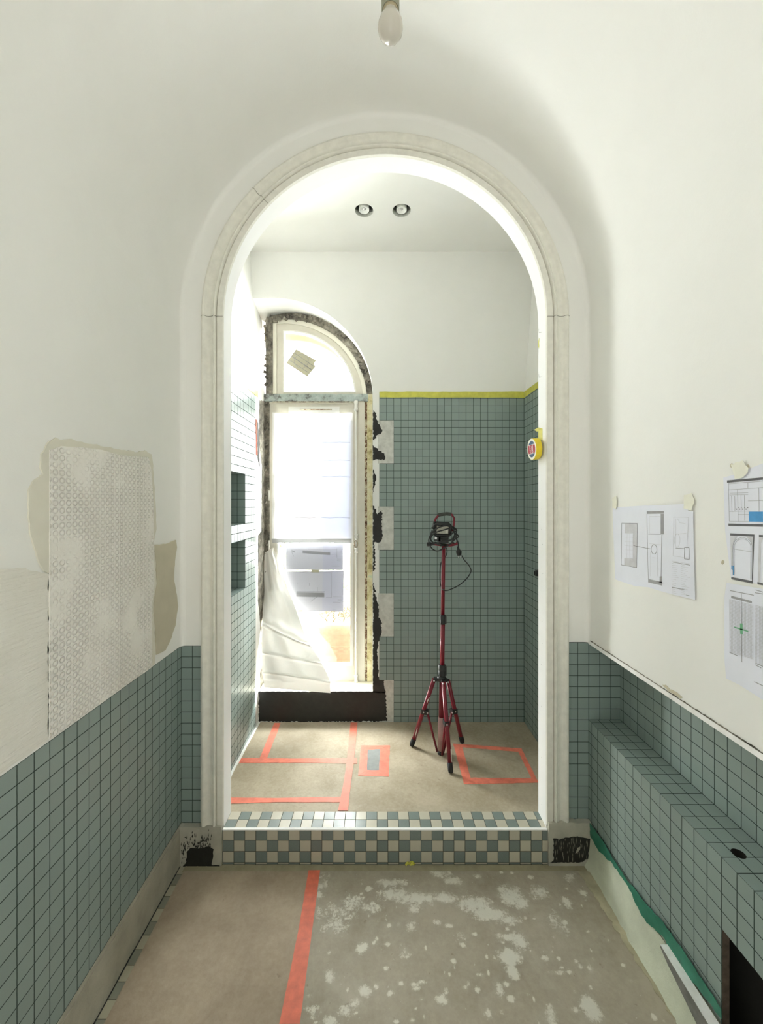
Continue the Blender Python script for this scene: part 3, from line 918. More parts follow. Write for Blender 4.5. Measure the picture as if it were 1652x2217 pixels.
for z0, z1 in nz:
    mb = MB()
    rectX(mb, XN, NYb, NYa, z0, z1)
    mb.quad((XN, NYa, z0), (XL2, NYa, z0), (XL2, NYa, z1), (XN, NYa, z1))
    mb.quad((XL2, NYb, z0), (XN, NYb, z0), (XN, NYb, z1), (XL2, NYb, z1))
    mb.quad((XN, NYb, z1), (XN, NYa, z1), (XL2, NYa, z1), (XL2, NYb, z1))
    mb.quad((XN, NYa, z0), (XN, NYb, z0), (XL2, NYb, z0), (XL2, NYa, z0))
    mb.build('niche', M['tile'], wl, (XL2, z0, 1, 1))
tapeline([(XL2, YT, zt1 - .02), (XL2, YB - .02, zt1 - .004), (XL2, YB - .02, zt0 - .004), (XL2, YT, zt0 - .012)], (1, 0, 0), 'masking_tape', 'washed-out yellow masking tape above the bright left tiles')
# exposed mortar / bitumen by the window on the left wall
def lw(pts, mat, name, th=.002, amp=.004, X=None):
    mb = MB(); mb.poly(jag([PX(u, v_, (X or XL2 - .004)) for u, v_ in pts], amp, .015), (1, 0, 0), th)
    return mb.build(name, mat, wl)
lw([(562, 868), (573.5, 868), (573.5, 1478), (563, 1490), (561, 1420), (566, 1400), (562, 1330), (558.5, 1300), (559, 1160), (566, 1150), (567, 1010), (561, 960)], M['mortar'], 'bare_mortar')
lw([(555, 910), (558, 915), (561, 950), (561, 1010), (557, 985)], M['bitumen'], 'bitumen_coat', .003)
lw([(553.6, 908), (554.8, 910), (556, 985), (554.5, 986)], M['orange_lit'], 'orange_tape_remnant', .005)

# right wall of room 2
mb = MB()
rectX(mb, XR3 + .006, YT, YB + .02, zt0 - .02, zt1 + .02)
mb.quad((XR3 + .006, YT, zt1 - .01), (XR3 + .006, YB + .02, zt1 - .01), (XRc, YB + .02, ZC), (XRc, YT, ZC))
wr = struct(mb.build('wall_shower_right', M['plaster_b']), 'narrow strip of right wall beyond the arch, green tiled with white above', 'wall')
mb = MB(); mb.quad((XR3, YT - .05, ZF - .05), (XR3, YB + .02, ZF - .05), (XR3, YB + .02, zt0), (XR3, YT - .05, zt0)); mb.quad((XR3, YT, zt0), (XR3, YB, zt0), (XR3 + .006, YB, zt0), (XR3 + .006, YT, zt0))
mb.build('tile_cladding', M['tile_f'], wr, (YB, B(0, 909.7).z, 1, 1.0))
tapeline([(XR3, YT, zt1 - .006), (XR3, YB - .001, zt1 + .001), (XR3, YB - .001, zt0), (XR3, YT, zt0 - .004)], (-1, 0, 0), 'masking_tape', 'yellow masking tape on the right wall above tiles near tape roll')

# ceiling of room 2 with two downlights
dl = []
for u in (788.3, 869.5):
    Y = (ZC - CZ) * F / (VY - 456)
    dl.append(((u - VX) / F * Y, Y))
rh = .0545
mb = MB()
yc = dl[0][1]; x0, x1 = XLc - .05, XRc + .05
ym, yp = yc - .1, yc + .1; xm = (dl[0][0] + dl[1][0]) / 2
def cq(a, b, c, d): mb.quad((a, c, ZC), (a, d, ZC), (b, d, ZC), (b, c, ZC))
cq(x0, x1, YT, ym); cq(x0, x1, yp, YB + .02)
cq(x0, dl[0][0] - .1, ym, yp); cq(dl[1][0] + .1, x1, ym, yp)
rect_ring(mb, dl[0][0], yc, rh, dl[0][0] - .1, xm, ym, yp, ZC, up=False)
rect_ring(mb, dl[1][0], yc, rh, xm, dl[1][0] + .1, ym, yp, ZC, up=False)
struct(mb.build('ceiling_2', M['plaster_b']), 'flat white ceiling beyond the arch', 'ceiling')
for i, (x, y) in enumerate(dl):
    root = empty('downlight', (x, y, ZC))
    tag(root, ('left' if i == 0 else 'right') + ' one of the two recessed round downlights in the far ceiling', 'downlight', 'recessed downlights')
    MB().lathe([(rh + .001, 0), (rh, .004), (rh, .05), (rh + .002, .05)], (x, y, ZC), n=40).build('housing', M['grey_can'], root)
    MB().lathe([(rh, .05), (rh - .001, .09), (.0001, .09)], (x, y, ZC), n=40).build('painted_cavity_shade', M['shade_in'], root)
    MB().lathe([(.0001, .012), (.012, .010), (.026, .002), (.029, .000), (.0305, .002), (.0305, .088), (.0001, .088)], (x, y, ZC), n=40).build('lamp_cylinder', M['white_plastic'], root)
    MB().lathe([(.0001, .004), (.006, .0045), (.009, .008), (.009, .012)], (x + .000, y, ZC), n=24).build('reflector', M['steel'], root)

# ------------------------------------------------------------------ window
win = struct(empty('window_1', W(690, 1478)), 'tall cream French window with arched fanlight in bare mortar surround', 'window')
def shape(uL, vB, cx, cy, r, n=36):
    s0 = max(0.0, (cy - vB) / r)
    a0 = math.asin(s0)
    ca = max(-1, (uL - cx) / r)
    a1 = math.acos(ca)
    pts = [(uL, vB)]
    arc = [(cx + r * math.cos(a), cy - r * math.sin(a)) for a in np.linspace(a1, a0, n)]
    pts += arc
    pts += [(arc[-1][0], vB)]
    return pts
def rect(u0, v0, u1, v1): return [(u0, v1), (u0, v0), (u1, v0), (u1, v1)]
def ring(outer, inner, y0, y1, mat, name, parent, closed=True):
    n = len(outer); v = []
    for y in (y0, y1):
        for pl in (outer, inner):
            for (u, v_) in pl:
                p = W(u, v_); v.append((p.x, y, p.z))
    f = []
    rng = range(n) if closed else range(n - 1)
    for i in rng:
        j = (i + 1) % n
        f.append((i, j, n + j, n + i))                       # front
        f.append((n + i, n + j, 3 * n + j, 3 * n + i))       # inner side
        f.append((j, i, 2 * n + i, 2 * n + j))               # outer side
        f.append((2 * n + j, 2 * n + i, 3 * n + i, 3 * n + j))
    mb = MB(); mb.add(v, f)
    return mb.build(name, mat, parent)
def wbox(u0, v0, u1, v1, y0, y1, mat, name, parent):
    a, b = W(u0, v1), W(u1, v0)
    mb = MB(); mb.box((a.x, y0, a.z), (b.x, y1, b.z))
    return mb.build(name, mat, parent)
ring(shape(575.5, 853, 633.7, 851, 173), shape(590, 853, 619, 866, 175.5), YW + .0, YW + .08, M['mortar'], 'mortar_surround', win, False)
ring(shape(589, 853, 619, 866, 176), shape(598, 853, 615.6, 870, 175.9 - 5), YW + .008, YW + .08, M['tan'], 'outer_arch_frame', win, False)
fan = ring(shape(598, 853, 615.6, 870, 174.5), shape(613, 848, 622.8, 861.7, 147.5), YW + .016, YW + .06, M['frame'], 'fanlight_sash', win)
ring(shape(612, 849, 622.8, 861.7, 148.5), shape(614.5, 846.5, 622.8, 861.7, 145.3), YW + .012, YW + .05, M['frame_hi'], 'glazing_bead', fan)
wbox(612, 712, 772, 850, YW + .040, YW + .044, M['glass'], 'fanlight_glass', fan).name = 'fanlight_glass'
# ragged lumps along the outer edge of the mortar
mb = MB(); rr = random.Random(8)
for i in range(90):
    a = rr.uniform(8, 112); r_ = rr.uniform(158, 171)
    p = W(633.7 + r_ * math.cos(math.radians(a)), 851 - r_ * math.sin(math.radians(a)))
    if p.x < XL2 + .02: continue
    s_ = rr.uniform(.006, .016)
    R_ = Matrix.Rotation(rr.uniform(0, 3), 3, Vector((rr.random(), rr.random(), rr.random())).normalized())
    mb.obox((p.x, YW - .001, p.z), R_ @ Vector((s_, 0, 0)), R_ @ Vector((0, s_ * .6, 0)), R_ @ Vector((0, 0, s_ * .7)))
for i in range(60):
    v_ = rr.uniform(690, 1470); p = W(rr.uniform(573, 580), v_)
    s_ = rr.uniform(.005, .013)
    R_ = Matrix.Rotation(rr.uniform(0, 3), 3, Vector((rr.random(), rr.random(), rr.random())).normalized())
    mb.obox((p.x, YW - .002, p.z), R_ @ Vector((s_ * .6, 0, 0)), R_ @ Vector((0, s_ * .6, 0)), R_ @ Vector((0, 0, s_)))
mb.build('loose_mortar_lumps', M['mortar'], win)
wbox(570, 853, 797, 869, YW - .004, YW + .09, M['transom'], 'transom_bar', win)
wbox(590, 868.5, 788, 871, YW - .001, YW + .05, M['rust'], 'transom_gap', win)
wbox(568, 869, 583, 1480, YW + .002, YW + .09, M['mortar'], 'mortar_side', win)
wbox(789, 869, 795.5, 1474, YW + .012, YW + .09, M['rust'], 'rusty_side_strip', win)
wbox(795, 840, 806.5, 1477, YW + .004, YW + .09, M['stain'], 'stained_side_strip', win)
wbox(776, 871, 789.5, 1476, YW + .002, YW + .07, M['frame'], 'frame_stile', win)
wbox(582, 870.5, 777, 873.5, YW + .004, YW + .06, M['frame'], 'frame_head', win)
cas = ring(rect(582.5, 873, 777, 1476), rect(600.5, 895, 759, 1441), YW + .012, YW + .055, M['frame'], 'casement_sash', win)
ring(rect(599, 893.5, 764, 1443), rect(601.5, 896, 758, 1440), YW + .008, YW + .05, M['frame_hi'], 'glazing_bead', cas)
wbox(600, 893, 760, 1442, YW + .036, YW + .040, M['glass'], 'casement_glass', cas)
wbox(624, 880, 735, 894, YW + .008, YW + .014, M['frame_hi'], 'vent_cover', cas)
mb = MB(); a, b = W(649, 886), W(718, 886); mb.tube([(a.x, YW + .0075, a.z), (b.x, YW + .0075, b.z)], .0045, 8)
mb.build('vent_slot', M['rust'], cas)
# espagnolette bolt
esp = MB(); a, b = W(771, 872), W(771, 1472)
esp.tube([(a.x, YW - .006, a.z), (b.x, YW - .006, b.z)], .0062, 12)
eo = esp.build('espagnolette_rod', M['frame_hi'], cas)
def guide(u, v0, v1, w_):
    p, q = W(u, v0), W(u, v1); h = p.z - q.z
    MB().lathe([(.0001, 0), (w_ * .7, 0), (w_, h * .12), (w_ * .72, h * .3), (w_ * .72, h * .7), (w_, h * .88), (w_ * .7, h), (.0001, h)], (q.x, YW - .006, q.z), n=16).build('rod_guide', M['frame_hi'], eo)
guide(771, 868, 890, .017); guide(771.5, 1156, 1166, .014); guide(771.5, 1186, 1197, .014); guide(771, 1460, 1477, .015)
p = W(771, 1177)
MB().lathe([(.0001, -.012), (.014, -.010), (.017, 0), (.014, .008), (.0001, .010)], (p.x, YW - .012, p.z), (0, -1, 0), 20).build('turn_handle', M['frame_hi'], eo)
mb = MB(); mb.tube([(p.x + .012 * math.cos(t), YW - .023, p.z + .024 * math.sin(t)) for t in np.linspace(0, 6.283, 24, endpoint=False)], .003, 8, closed=True)
mb.build('handle_ring', M['rust'], eo)
for v_ in (1062, 1170):
    a, b = W(582, v_), W(582, v_ + 22)
    mb = MB(); mb.tube([(a.x, YW + .004, a.z), (b.x, YW + .004, b.z)], .006, 10); mb.build('hinge', M['frame_hi'], cas)

# white film taped over the upper half of the casement
def cloth(rows, mat, name, parent=None, nu=30):
    """rows: list of (v, uL, uR, Y(s) function)"""
    mb = MB(); v = []
    for (v_, uL, uR, fy) in rows:
        for k in range(nu + 1):
            s_ = k / nu
            u = uL + (uR - uL) * s_
            vv, Y = fy(s_, v_)
            v.append(PY(u, vv, Y))
    n = nu + 1
    mb.add(v, [(r_ * n + k, r_ * n + k + 1, (r_ + 1) * n + k + 1, (r_ + 1) * n + k) for r_ in range(len(rows) - 1) for k in range(nu)], True)
    return mb.build(name, mat, parent)
def ff(s_, v_):
    d = .0018 * math.sin(s_ * 9 + v_ * .03) + .0015 * math.sin(v_ * .11 + s_ * 4)
    for c in (957, 996, 1031, 1120):
        d += .004 * math.exp(-((v_ - c) / 2.0) ** 2)
    sag = 4 * math.sin(math.pi * s_) * math.exp(-((v_ - 893) / 14) ** 2)
    return v_ + sag, YW - .002 + d
film = cloth([(v_, 590 - (v_ > 1100) * 1.5, 761.5, ff) for v_ in np.linspace(893, 1166, 90)], M['film'], 'window_film', nu=24)
tag(film, 'white plastic film taped over the upper part of the tall window', 'plastic film')
cloth([(v_, 589, 761.5, lambda s_, q: (q, YW - .004)) for v_ in (1166, 1170, 1175.5)], M['hem'], 'hem', film, nu=8)
# shade of the folds drawn as thin grey strips, and sheets behind the film
for v_ in (957, 996, 1031, 1120):
    mb = MB(); mb.tube([PY(604 + k * 22.0, v_ + (1.2 if k % 2 else 0), YW - .0075) for k in range(8)], .0011, 6)
    mb.build('painted_fold_line', M['hem'], film)
def film_sheet(u0, v0, u1, v1, mat, name, dy=.0):
    mb = MB(); mb.poly([PY(u, v_, YW + .012 + dy) for u, v_ in [(u0, v0), (u1, v0 + 2), (u1, v1), (u0, v1 - 2)]], (0, -1, 0), .0005)
    mb.build(name, mat, film)
M['behind_l'] = sheet('lavender_dimming_sheet', (.4, .4, .42), (.205, .212, .25))  # for a sheet added to dim and tint the film's right part
M['behind_p'] = sheet('pinkish_paper_behind_film', (.4, .4, .4), (.225, .215, .228))
film_sheet(688, 905, 760, 1168, M['behind_l'], 'film_tint_sheet')
film_sheet(633, 1058, 686.5, 1136, M['behind_p'], 'pinkish_paper', -.002)
# drawings taped to the lower glass
def wpaper(pts, mat, name, Y, parent=None, th=.0004):
    mb = MB(); mb.poly([PY(u, v_, Y) for u, v_ in pts], (0, -1, 0), th)
    return mb.build(name, mat, parent)
def c5b(x, y): return (560 + x / 6.72, 1170 + y / 6.72)
YG = YW + .034
for k, (pl, pr, lab) in enumerate([
    ([(395, 40), (935, 40), (930, 430), (400, 425)], [(935, 40), (1230, 45), (1225, 430), (930, 430)], 'upper backlit floor plan sheet taped to the lower window glass'),
    ([(405, 450), (930, 450), (925, 1030), (470, 1030)], [(930, 450), (1238, 445), (1230, 1035), (925, 1030)], 'lower backlit floor plan sheet taped to the lower window glass')]):
    o = wpaper([c5b(*p) for p in pl], M['wpaper'], 'plan_sheet', YG)
    tag(o, lab, 'paper', 'floor plan sheets on the window')
    wpaper([c5b(*p) for p in pr], M['wpaper2'], 'overlapping_half', YG, o)
    L = [[(640, 145, 1040, 175, 40), (480, 140, 530, 160, 20), (480, 160, 510, 225, 14)], [(548, 755, 955, 765, 62)]][k]
    mb = MB()
    for x0, y0, x1, y1, h in L:
        mb.poly([PY(*c5b(*p), YG - .0006) for p in [(x0, y0), (x1, y1), (x1, y1 + h), (x0, y0 + h)]], (0, -1, 0), .0003)
    thin = [[(470, 135, 1140, 135), (1140, 110, 1140, 250), (1050, 200, 1130, 200), (1060, 375, 1180, 375), (1140, 270, 1200, 270), (1140, 290, 1200, 290), (1150, 310, 1200, 310), (530, 425, 590, 425)],
            [(430, 460, 430, 640), (440, 470, 1070, 470), (1060, 470, 1060, 830), (550, 745, 960, 745), (980, 830, 1060, 830), (1080, 820, 1210, 820), (735, 625, 735, 660), (560, 625, 560, 640), (1080, 900, 1190, 905), (1080, 1000, 1130, 1000), (855, 680, 855, 740), (760, 890, 860, 810), (1150, 860, 1210, 860), (1150, 880, 1210, 880)]][k]
    for x0, y0, x1, y1 in thin:
        p, q = Vector(PY(*c5b(x0, y0), YG - .0008)), Vector(PY(*c5b(x1, y1), YG - .0008))
        mb.tube([p, q], .0010, 4)
    mb.build('printed_lines', M['wink'], o)
    mb = MB(); q = [(770, 425), (880, 430), (880, 465), (770, 465)] if k == 0 else [(560, 1015), (640, 1015), (640, 1040), (560, 1040)]
    mb.poly([PY(*c5b(*p), YG - .001) for p in q], (0, -1, 0), .0003); mb.build('tape_piece', M['striped'], o)
# card on the fanlight
def c1(x, y): return (480 + x / 4.13, 620 + y / 4.13)
o = wpaper([c1(*p) for p in [(665, 560), (847, 660), (825, 695), (843, 715), (765, 808), (575, 685)]], M['striped'], 'taped_card', YW + .036)
tag(o, 'tilted striped card taped inside the arched fanlight glass', 'card')
mb = MB()
for t in (.25, .5, .75):
    a0_, b0_ = Vector(c1(575 + 90 * t, 685 - 125 * t)), Vector(c1(765 + 78 * t, 808 - 125 * t))
    mb.tube([PY(a0_.x, a0_.y, YW + .0352), PY(b0_.x, b0_.y, YW + .0352)], .0025 if t == .5 else .0014, 5)
cc_ = [c1(712 + 62 * math.cos(t), 668 + 62 * math.sin(t)) for t in np.linspace(0, 6.283, 28, endpoint=False)]
mb.tube([PY(u, v_, YW + .0350) for u, v_ in cc_], .001, 5, closed=True)
mb.build('printed_stripes', M['wink'], o)

# hanging crumpled sheet at the lower left
def interp(tab, v_):
    for (a, x), (b, y) in zip(tab, tab[1:]):
        if v_ <= b: return x + (y - x) * (v_ - a) / (b - a)
    return tab[-1][1]
Lt = [(1186, 590), (1197, 573), (1240, 571), (1320, 569.5), (1400, 567), (1440, 568), (1470, 570), (1501, 572)]
Rt = [(1186, 592), (1197, 596), (1225, 606), (1245, 612.5), (1275, 623), (1305, 635), (1335, 646), (1360, 655), (1385, 664), (1410, 680), (1430, 694), (1455, 706), (1475, 715), (1501, 715.5)]
def fold(s_, v_):
    t = (v_ - 1186) / (1500 - 1186)
    base = YW - .012 + (YB - .022 - (YW - .012)) * max(0, min(1, (t - .30) / .62)) ** .8
    d = .010 * math.sin(s_ * 7 + t * 5) + .006 * math.sin(s_ * 17 - t * 11) + .005 * math.sin(t * 23 + s_ * 5)
    # fold flap: ridge running down to the right
    ridge = t - (.52 + .16 * s_)
    d -= .034 * math.exp(-(ridge / .013) ** 2) - .020 * math.exp(-((ridge + .05) / .035) ** 2)
    d -= .018 * math.exp(-((t - (.72 + .08 * s_)) / .009) ** 2)
    d -= .015 * math.exp(-((t - (.86 + .07 * s_)) / .008) ** 2)
    d *= min(1, t * 6 + .2)
    bot = -(1 - s_) * 12 * max(0, (t - .85) / .15)
    if t > .93: d *= .3
    return v_ + bot, min(base + d * .9, YW - .004)
dr = cloth([(v_, interp(Lt, v_), interp(Rt, v_), fold) for v_ in np.linspace(1186, 1500.5, 110)], M['drape'], 'hanging_sheet', nu=44)
tag(dr, 'crumpled white plastic sheet hanging at the lower left of window', 'plastic sheet')

# ------------------------------------------------------------------ outside
mb = MB(); mb.box((-2.2, YW + .13, -.02), (1.4, YW + 1.6, .02))
struct(mb.build('floor_3', M['balcony']), 'pale stone balcony outside the window', 'floor')
mb = MB(); mb.box((-2.2, YW + 1.6, -.02), (1.4, YW + 1.7, 1.05)); struct(mb.build('wall_balcony', M['balcony']), 'pale balcony parapet outside', 'wall')
# stone arch soffit outside above the fanlight
mb = MB(); v = []
for a in np.linspace(0, 180, 40):
    c_, s_ = math.cos(math.radians(a)), math.sin(math.radians(a))
    for r_, y in ((.50, YW + .13), (.50, YW + .30), (.80, YW + .30), (.80, YW + .13)):
        p = W(626, 868); v.append((p.x + r_ * c_, y, p.z + r_ * s_))
mb.add(v, [(4 * i + k, 4 * i + 4 + k, 4 * i + 4 + (k + 1) % 4, 4 * i + (k + 1) % 4) for i in range(39) for k in range(4)], True)
struct(mb.build('trim_4', M['facade']), 'pale yellow stone arch outside above the fanlight', 'stone arch')
tw = PY(722, 846, 14); tw2 = PY(775, 800, 14)
mb = MB(); mb.box((tw.x, 14, 0), (tw2.x + 1.2, 16, tw2.z)); mb.box((tw.x + .25, 13.9, tw2.z), (tw.x + .55, 14.4, tw2.z + .45)); mb.box((tw.x - .1, 13.9, tw2.z - .12), (tw2.x + 1.3, 14, tw2.z))
tag(mb.build('distant_building', M['tower']), 'faint pale blue building seen through the arched fanlight', 'building')
# outer face of the building round the window
mb = MB()
pf = shape(566, 1480, 633.7, 851, 173)
yf = YW + .125
pfw = [W(*p) for p in pf]
cxo = W(690, 0).x
n_ = len(pfw)
v = []
for k, p in enumerate(pfw):
    if k == 0: o_ = (-3.5, -.6)
    elif k == n_ - 1: o_ = (3.0, -.6)
    else: o_ = (-3.5 + 6.5 * (k - 1) / (n_ - 3), 6.5)
    v += [(p.x, yf, p.z), (o_[0], yf, o_[1])]
mb.add(v, [(2 * i, 2 * i + 1, 2 * i + 3, 2 * i + 2) for i in range(n_ - 1)])
mb.quad((pfw[0].x, yf, pfw[0].z), (-3.5, yf, -.6), (3.0, yf, -.6), (pfw[-1].x, yf, pfw[-1].z))
struct(mb.build('wall_outside', M['facade']), 'outer face of the building around the window', 'wall')
# pot
pc = PY(742, 1440, YW + .62); rp_ = .30
pz = .02
pt = empty('flower_pot', (pc.x, pc.y, pz))
tag(pt, 'big pale terracotta pot with a straggly plant outside the window', 'plant pot')
ztop = PY(0, 1352, pc.y - .28).z
MB().lathe([(.0001, 0), (.20, 0), (.235, .12), (rp_ * .9, ztop - pz - .09), (rp_ * .92, ztop - pz - .085), (rp_ * .97, ztop - pz - .08), (rp_, ztop - pz - .04), (rp_, ztop - pz), (rp_ - .03, ztop - pz), (rp_ - .035, ztop - pz - .04)], (pc.x, pc.y, pz), n=48).build('pot_body', M['terracotta'], pt)
mb = MB(); mb.lathe([(rp_ - .03, 0), (rp_ * .6, .02), (.0001, .03)], (pc.x, pc.y, ztop - .04), n=32)
mb.build('soil', M['soil'], pt)
rr = random.Random(4)
mb = MB(); mb3 = MB()
for i in range(22):
    a = rr.uniform(0, 6.28); r0 = rr.uniform(.02, .22)
    p = Vector((pc.x + r0 * math.cos(a), pc.y + r0 * math.sin(a), ztop - .03)); pts = [p.copy()]
    d = Vector((rr.uniform(-.5, .5), rr.uniform(-.4, .4), 1)).normalized()
    L_ = rr.choice([4, 5, 8, 10])
    for k in range(L_):
        d = (d + Vector((rr.uniform(-.45, .45), rr.uniform(-.3, .3), rr.uniform(-.25, .2)))).normalized()
        p = p + d * .06; pts.append(p.copy())
        for q in range(2 if k > 1 else 0):
            c = p + Vector((rr.uniform(-.03, .03), rr.uniform(-.03, .03), rr.uniform(-.03, .03)))
            t1 = Vector((rr.uniform(-1, 1), rr.uniform(-1, 1), rr.uniform(-1, 1))).normalized(); t2 = t1.orthogonal().normalized()
            s_ = rr.uniform(.012, .026)
            mb3.add([c - t1 * s_, c + t2 * s_ * .45, c + t1 * s_, c - t2 * s_ * .45], [(0, 1, 2, 3)])
    mb.tube(pts, [.006 * (1 - .6 * k / len(pts)) for k in range(len(pts))], 6)
mb.build('stems', M['twig'], pt); mb3.build('leaves', M['leaf'], pt)
mb = MB()
for i in range(60):
    a = rr.uniform(0, 6.28); r0 = rr.uniform(.0, .27)
    c = Vector((pc.x + r0 * math.cos(a), pc.y + r0 * math.sin(a), ztop - .01 + rr.uniform(0, .03)))
    t1 = Vector((rr.uniform(-1, 1), rr.uniform(-1, 1), rr.uniform(-.3, .5))).normalized()
    mb.tube([c - t1 * .05, c + Vector((0, 0, .01)), c + t1 * .05], .0022, 5)
mb.build('dry_stalks', M['twig'], pt)['kind'] = 'stuff'
# shrub outside at the left
sh = PY(566, 1200, YW + 1.35)
root = empty('shrub', (sh.x, sh.y, .02)); tag(root, 'yellow green shrub outside, glimpsed left of the taped plans', 'shrub')
mb = MB()
for i in range(650):
    c = Vector((sh.x + rr.gauss(0, .16), sh.y + rr.gauss(0, .10), rr.uniform(.75, 1.55)))
    t1 = Vector((rr.uniform(-1, 1), rr.uniform(-1, 1), rr.uniform(-1, 1))).normalized(); t2 = t1.orthogonal().normalized(); s_ = rr.uniform(.02, .04)
    mb.add([c - t1 * s_, c + t2 * s_ * .5, c + t1 * s_, c - t2 * s_ * .5], [(0, 1, 2, 3)])
mb.build('leaves', M['leaf'], root)
mb = MB()
for k in range(7): mb.tube([(sh.x, sh.y, .02), (sh.x + rr.uniform(-.05, .05), sh.y, .6), (sh.x + rr.uniform(-.2, .2), sh.y + rr.uniform(-.1, .1), 1.45)], .008, 6)
mb.build('stems', M['twig'], root)

# unseen outer shell, added to keep daylight out of the wall cavities
mb = MB()
x0, x1, y0, y1, z0, z1 = -1.25, 1.45, -1.75, yf + .0, -.12, 3.75
mb.quad((x0, y0, z0), (x0, y1, z0), (x0, y1, z1), (x0, y0, z1)); mb.quad((x1, y0, z0), (x1, y1, z0), (x1, y1, z1), (x1, y0, z1))
mb.quad((x0, y0, z1), (x1, y0, z1), (x1, y1, z1), (x0, y1, z1)); mb.quad((x0, y0, z0), (x1, y0, z0), (x1, y1, z0), (x0, y1, z0))
mb.quad((x0, y0, z0), (x1, y0, z0), (x1, y0, z1), (x0, y0, z1))
struct(mb.build('wall_light_block', M['base_plaster']), 'unseen light-blocking shell added around both rooms', 'wall')

# ================================================================== wall patches in room 1 (left wall)
X1 = XL
def lp_(pts, mat, name, th, amp=.003, step=.015, seed=1):
    mb = MB(); mb.poly(jag([PX(u, v_, X1) for u, v_ in pts], amp, step, seed=seed), (1, 0, 0), th)
    return mb.build(name, mat, wall_left)
def tl_line(u): return 1398 + .7045 * (392.8 - u) - 1
lp_([(103, 1240), (87, 1238.6), (52, 1231), (29, 1228.5), (0, 1233), (-60, 1240), (-60, tl_line(-60)), (103, tl_line(103))], M['combed'], 'combed_plaster_patch', .003)
lp_([(105.5, 955), (86.4, 983), (85.2, 1011), (89, 1024), (71.2, 1041.7), (59.8, 1062), (57.2, 1092.6), (61, 1143.4), (68.6, 1181.5), (83.9, 1224.8), (103, 1242), (108, 1100)], M['tan'], 'tan_skim_patch', .004)
lp_([(102, 968), (106.8, 955), (119.5, 946), (129.7, 955), (152.5, 951.4), (175.4, 957.8), (216, 964), (254, 973), (292.4, 978), (312.7, 975.6), (326.7, 983), (330.5, 1016), (335.6, 1092.6), (337, 1143), (331, 1176), (335, 1200), (337, 1263), (331, 1307), (334, 1380), (334, tl_line(334)), (102, tl_line(102)), (102, 1300)], M['tan'], 'skim_underlayer', .003, .003)
lp_([(103, 975), (128, 966), (175, 968), (216, 974), (254, 985), (318, 990), (324, 1016), (329, 1092.6), (330, 1176), (331, 1263), (326, 1307), (326, tl_line(326)), (103, tl_line(103)), (103, 1300)], M['emboss'], 'embossed_plaster_patch', .007, .0008)
lp_([(328.5, 1180.5), (357.6, 1177.6), (379.4, 1169), (381.4, 1185), (376.5, 1214), (375, 1257.6), (381, 1286.6), (383.7, 1312.8), (378, 1353.5), (366.3, 1388.4), (356, 1408.7), (337.2, 1417.4), (334.3, 1365), (330, 1321.5), (338.7, 1263.4), (334.3, 1196.5)], M['brown'], 'brown_filler_stroke', .0045, .002)

# ================================================================== papers on the right wall
XP = XR
def paper(pts, name, label, group, off):
    mb = MB(); mb.poly([PX(u, v_, XP - off) for u, v_ in pts], (-1, 0, 0), .0006)
    return tag(mb.build(name, M['paper']), label, 'paper', group)
def marks(parent, c, off, quads=(), lines=(), mat=None, name='printed_drawing', lw_=.0009):
    mb = MB()
    for q in quads: mb.poly([PX(*c(x, y), XP - off) for x, y in q], (-1, 0, 0), .0002)
    for x0, y0, x1, y1 in lines:
        p, q = PX(*c(x0, y0), XP - off - .0001), PX(*c(x1, y1), XP - off - .0001)
        d = (q - p)
        if d.length < 1e-6: continue
        n = Vector((1, 0, 0)).cross(d).normalized() * lw_ / 2
        mb.poly([p - n, q - n, q + n, p + n], (-1, 0, 0), .0002)
    return mb.build(name, mat, parent)
def q4(x0, y0, x1, y1, y2=None, y3=None):
    y2 = y1 if y2 is None else y2; y3 = y0 if y3 is None else y3
    return [(x0, y0), (x1, y3), (x1, y2), (x0, y1)]
def c5(x, y): return (1300 + x / 3.96, 980 + y / 3.96)
g1 = 'plan sheets taped to the right wall'
s1 = paper([c5(*p) for p in [(105, 500), (118, 470), (400, 452), (430, 1155), (300, 1145), (165, 1100), (128, 1085)]], 'plan_sheet', 'left sheet of the taped pair by the arch, showing a niche detail', g1, .001)
s2 = paper([c5(*p) for p in [(398, 455), (710, 440), (760, 500), (795, 505), (800, 800), (812, 1262), (640, 1222), (425, 1160)]], 'plan_sheet', 'right sheet of the taped pair by the arch, with circled plan and notes', g1, .0035)
marks(s1, c5, .0018, [q4(210, 608, 315, 690, 690, 608), q4(280, 690, 313, 985, 985, 690), q4(205, 905, 280, 965, 975, 908)], [], M['ink_light'])
marks(s1, c5, .0020, [], [(182, 605, 317, 608), (317, 608, 311, 985), (311, 985, 178, 962), (178, 962, 182, 605), (283, 797, 400, 820)], M['ink'], lw_=.0013)
ln = [(212, 690, 280, 692), (280, 692, 278, 905)] + [(207, y, 280, y + 4) for y in (725, 762, 797, 832, 868, 903)] + [(230, 692, 226, 905), (253, 692, 250, 905)]
marks(s1, c5, .0021, [], ln, M['ink_light'], lw_=.0006)
o2 = .0043
marks(s2, c5, o2, [q4(398, 503, 543, 525, 522, 500), q4(517, 525, 543, 698, 700, 525), q4(410, 1083, 528, 1112, 1140, 1108), q4(508, 1062, 530, 1115, 1120, 1062)], [], M['ink_mid'])
marks(s2, c5, o2 + .0002, [], [(400, 820, 437, 826), (398, 525, 410, 1085), (410, 698, 520, 700), (527, 700, 520, 1065), (645, 818, 722, 824), (722, 812, 760, 815), (760, 815, 762, 915), (762, 915, 720, 910), (720, 910, 722, 812)] +
      [(460 + 25 * math.cos(a), 829 + 40 * math.sin(a), 460 + 25 * math.cos(a + .33), 829 + 40 * math.sin(a + .33)) for a in np.arange(0, 6.28, .33)], M['ink'], lw_=.0012)
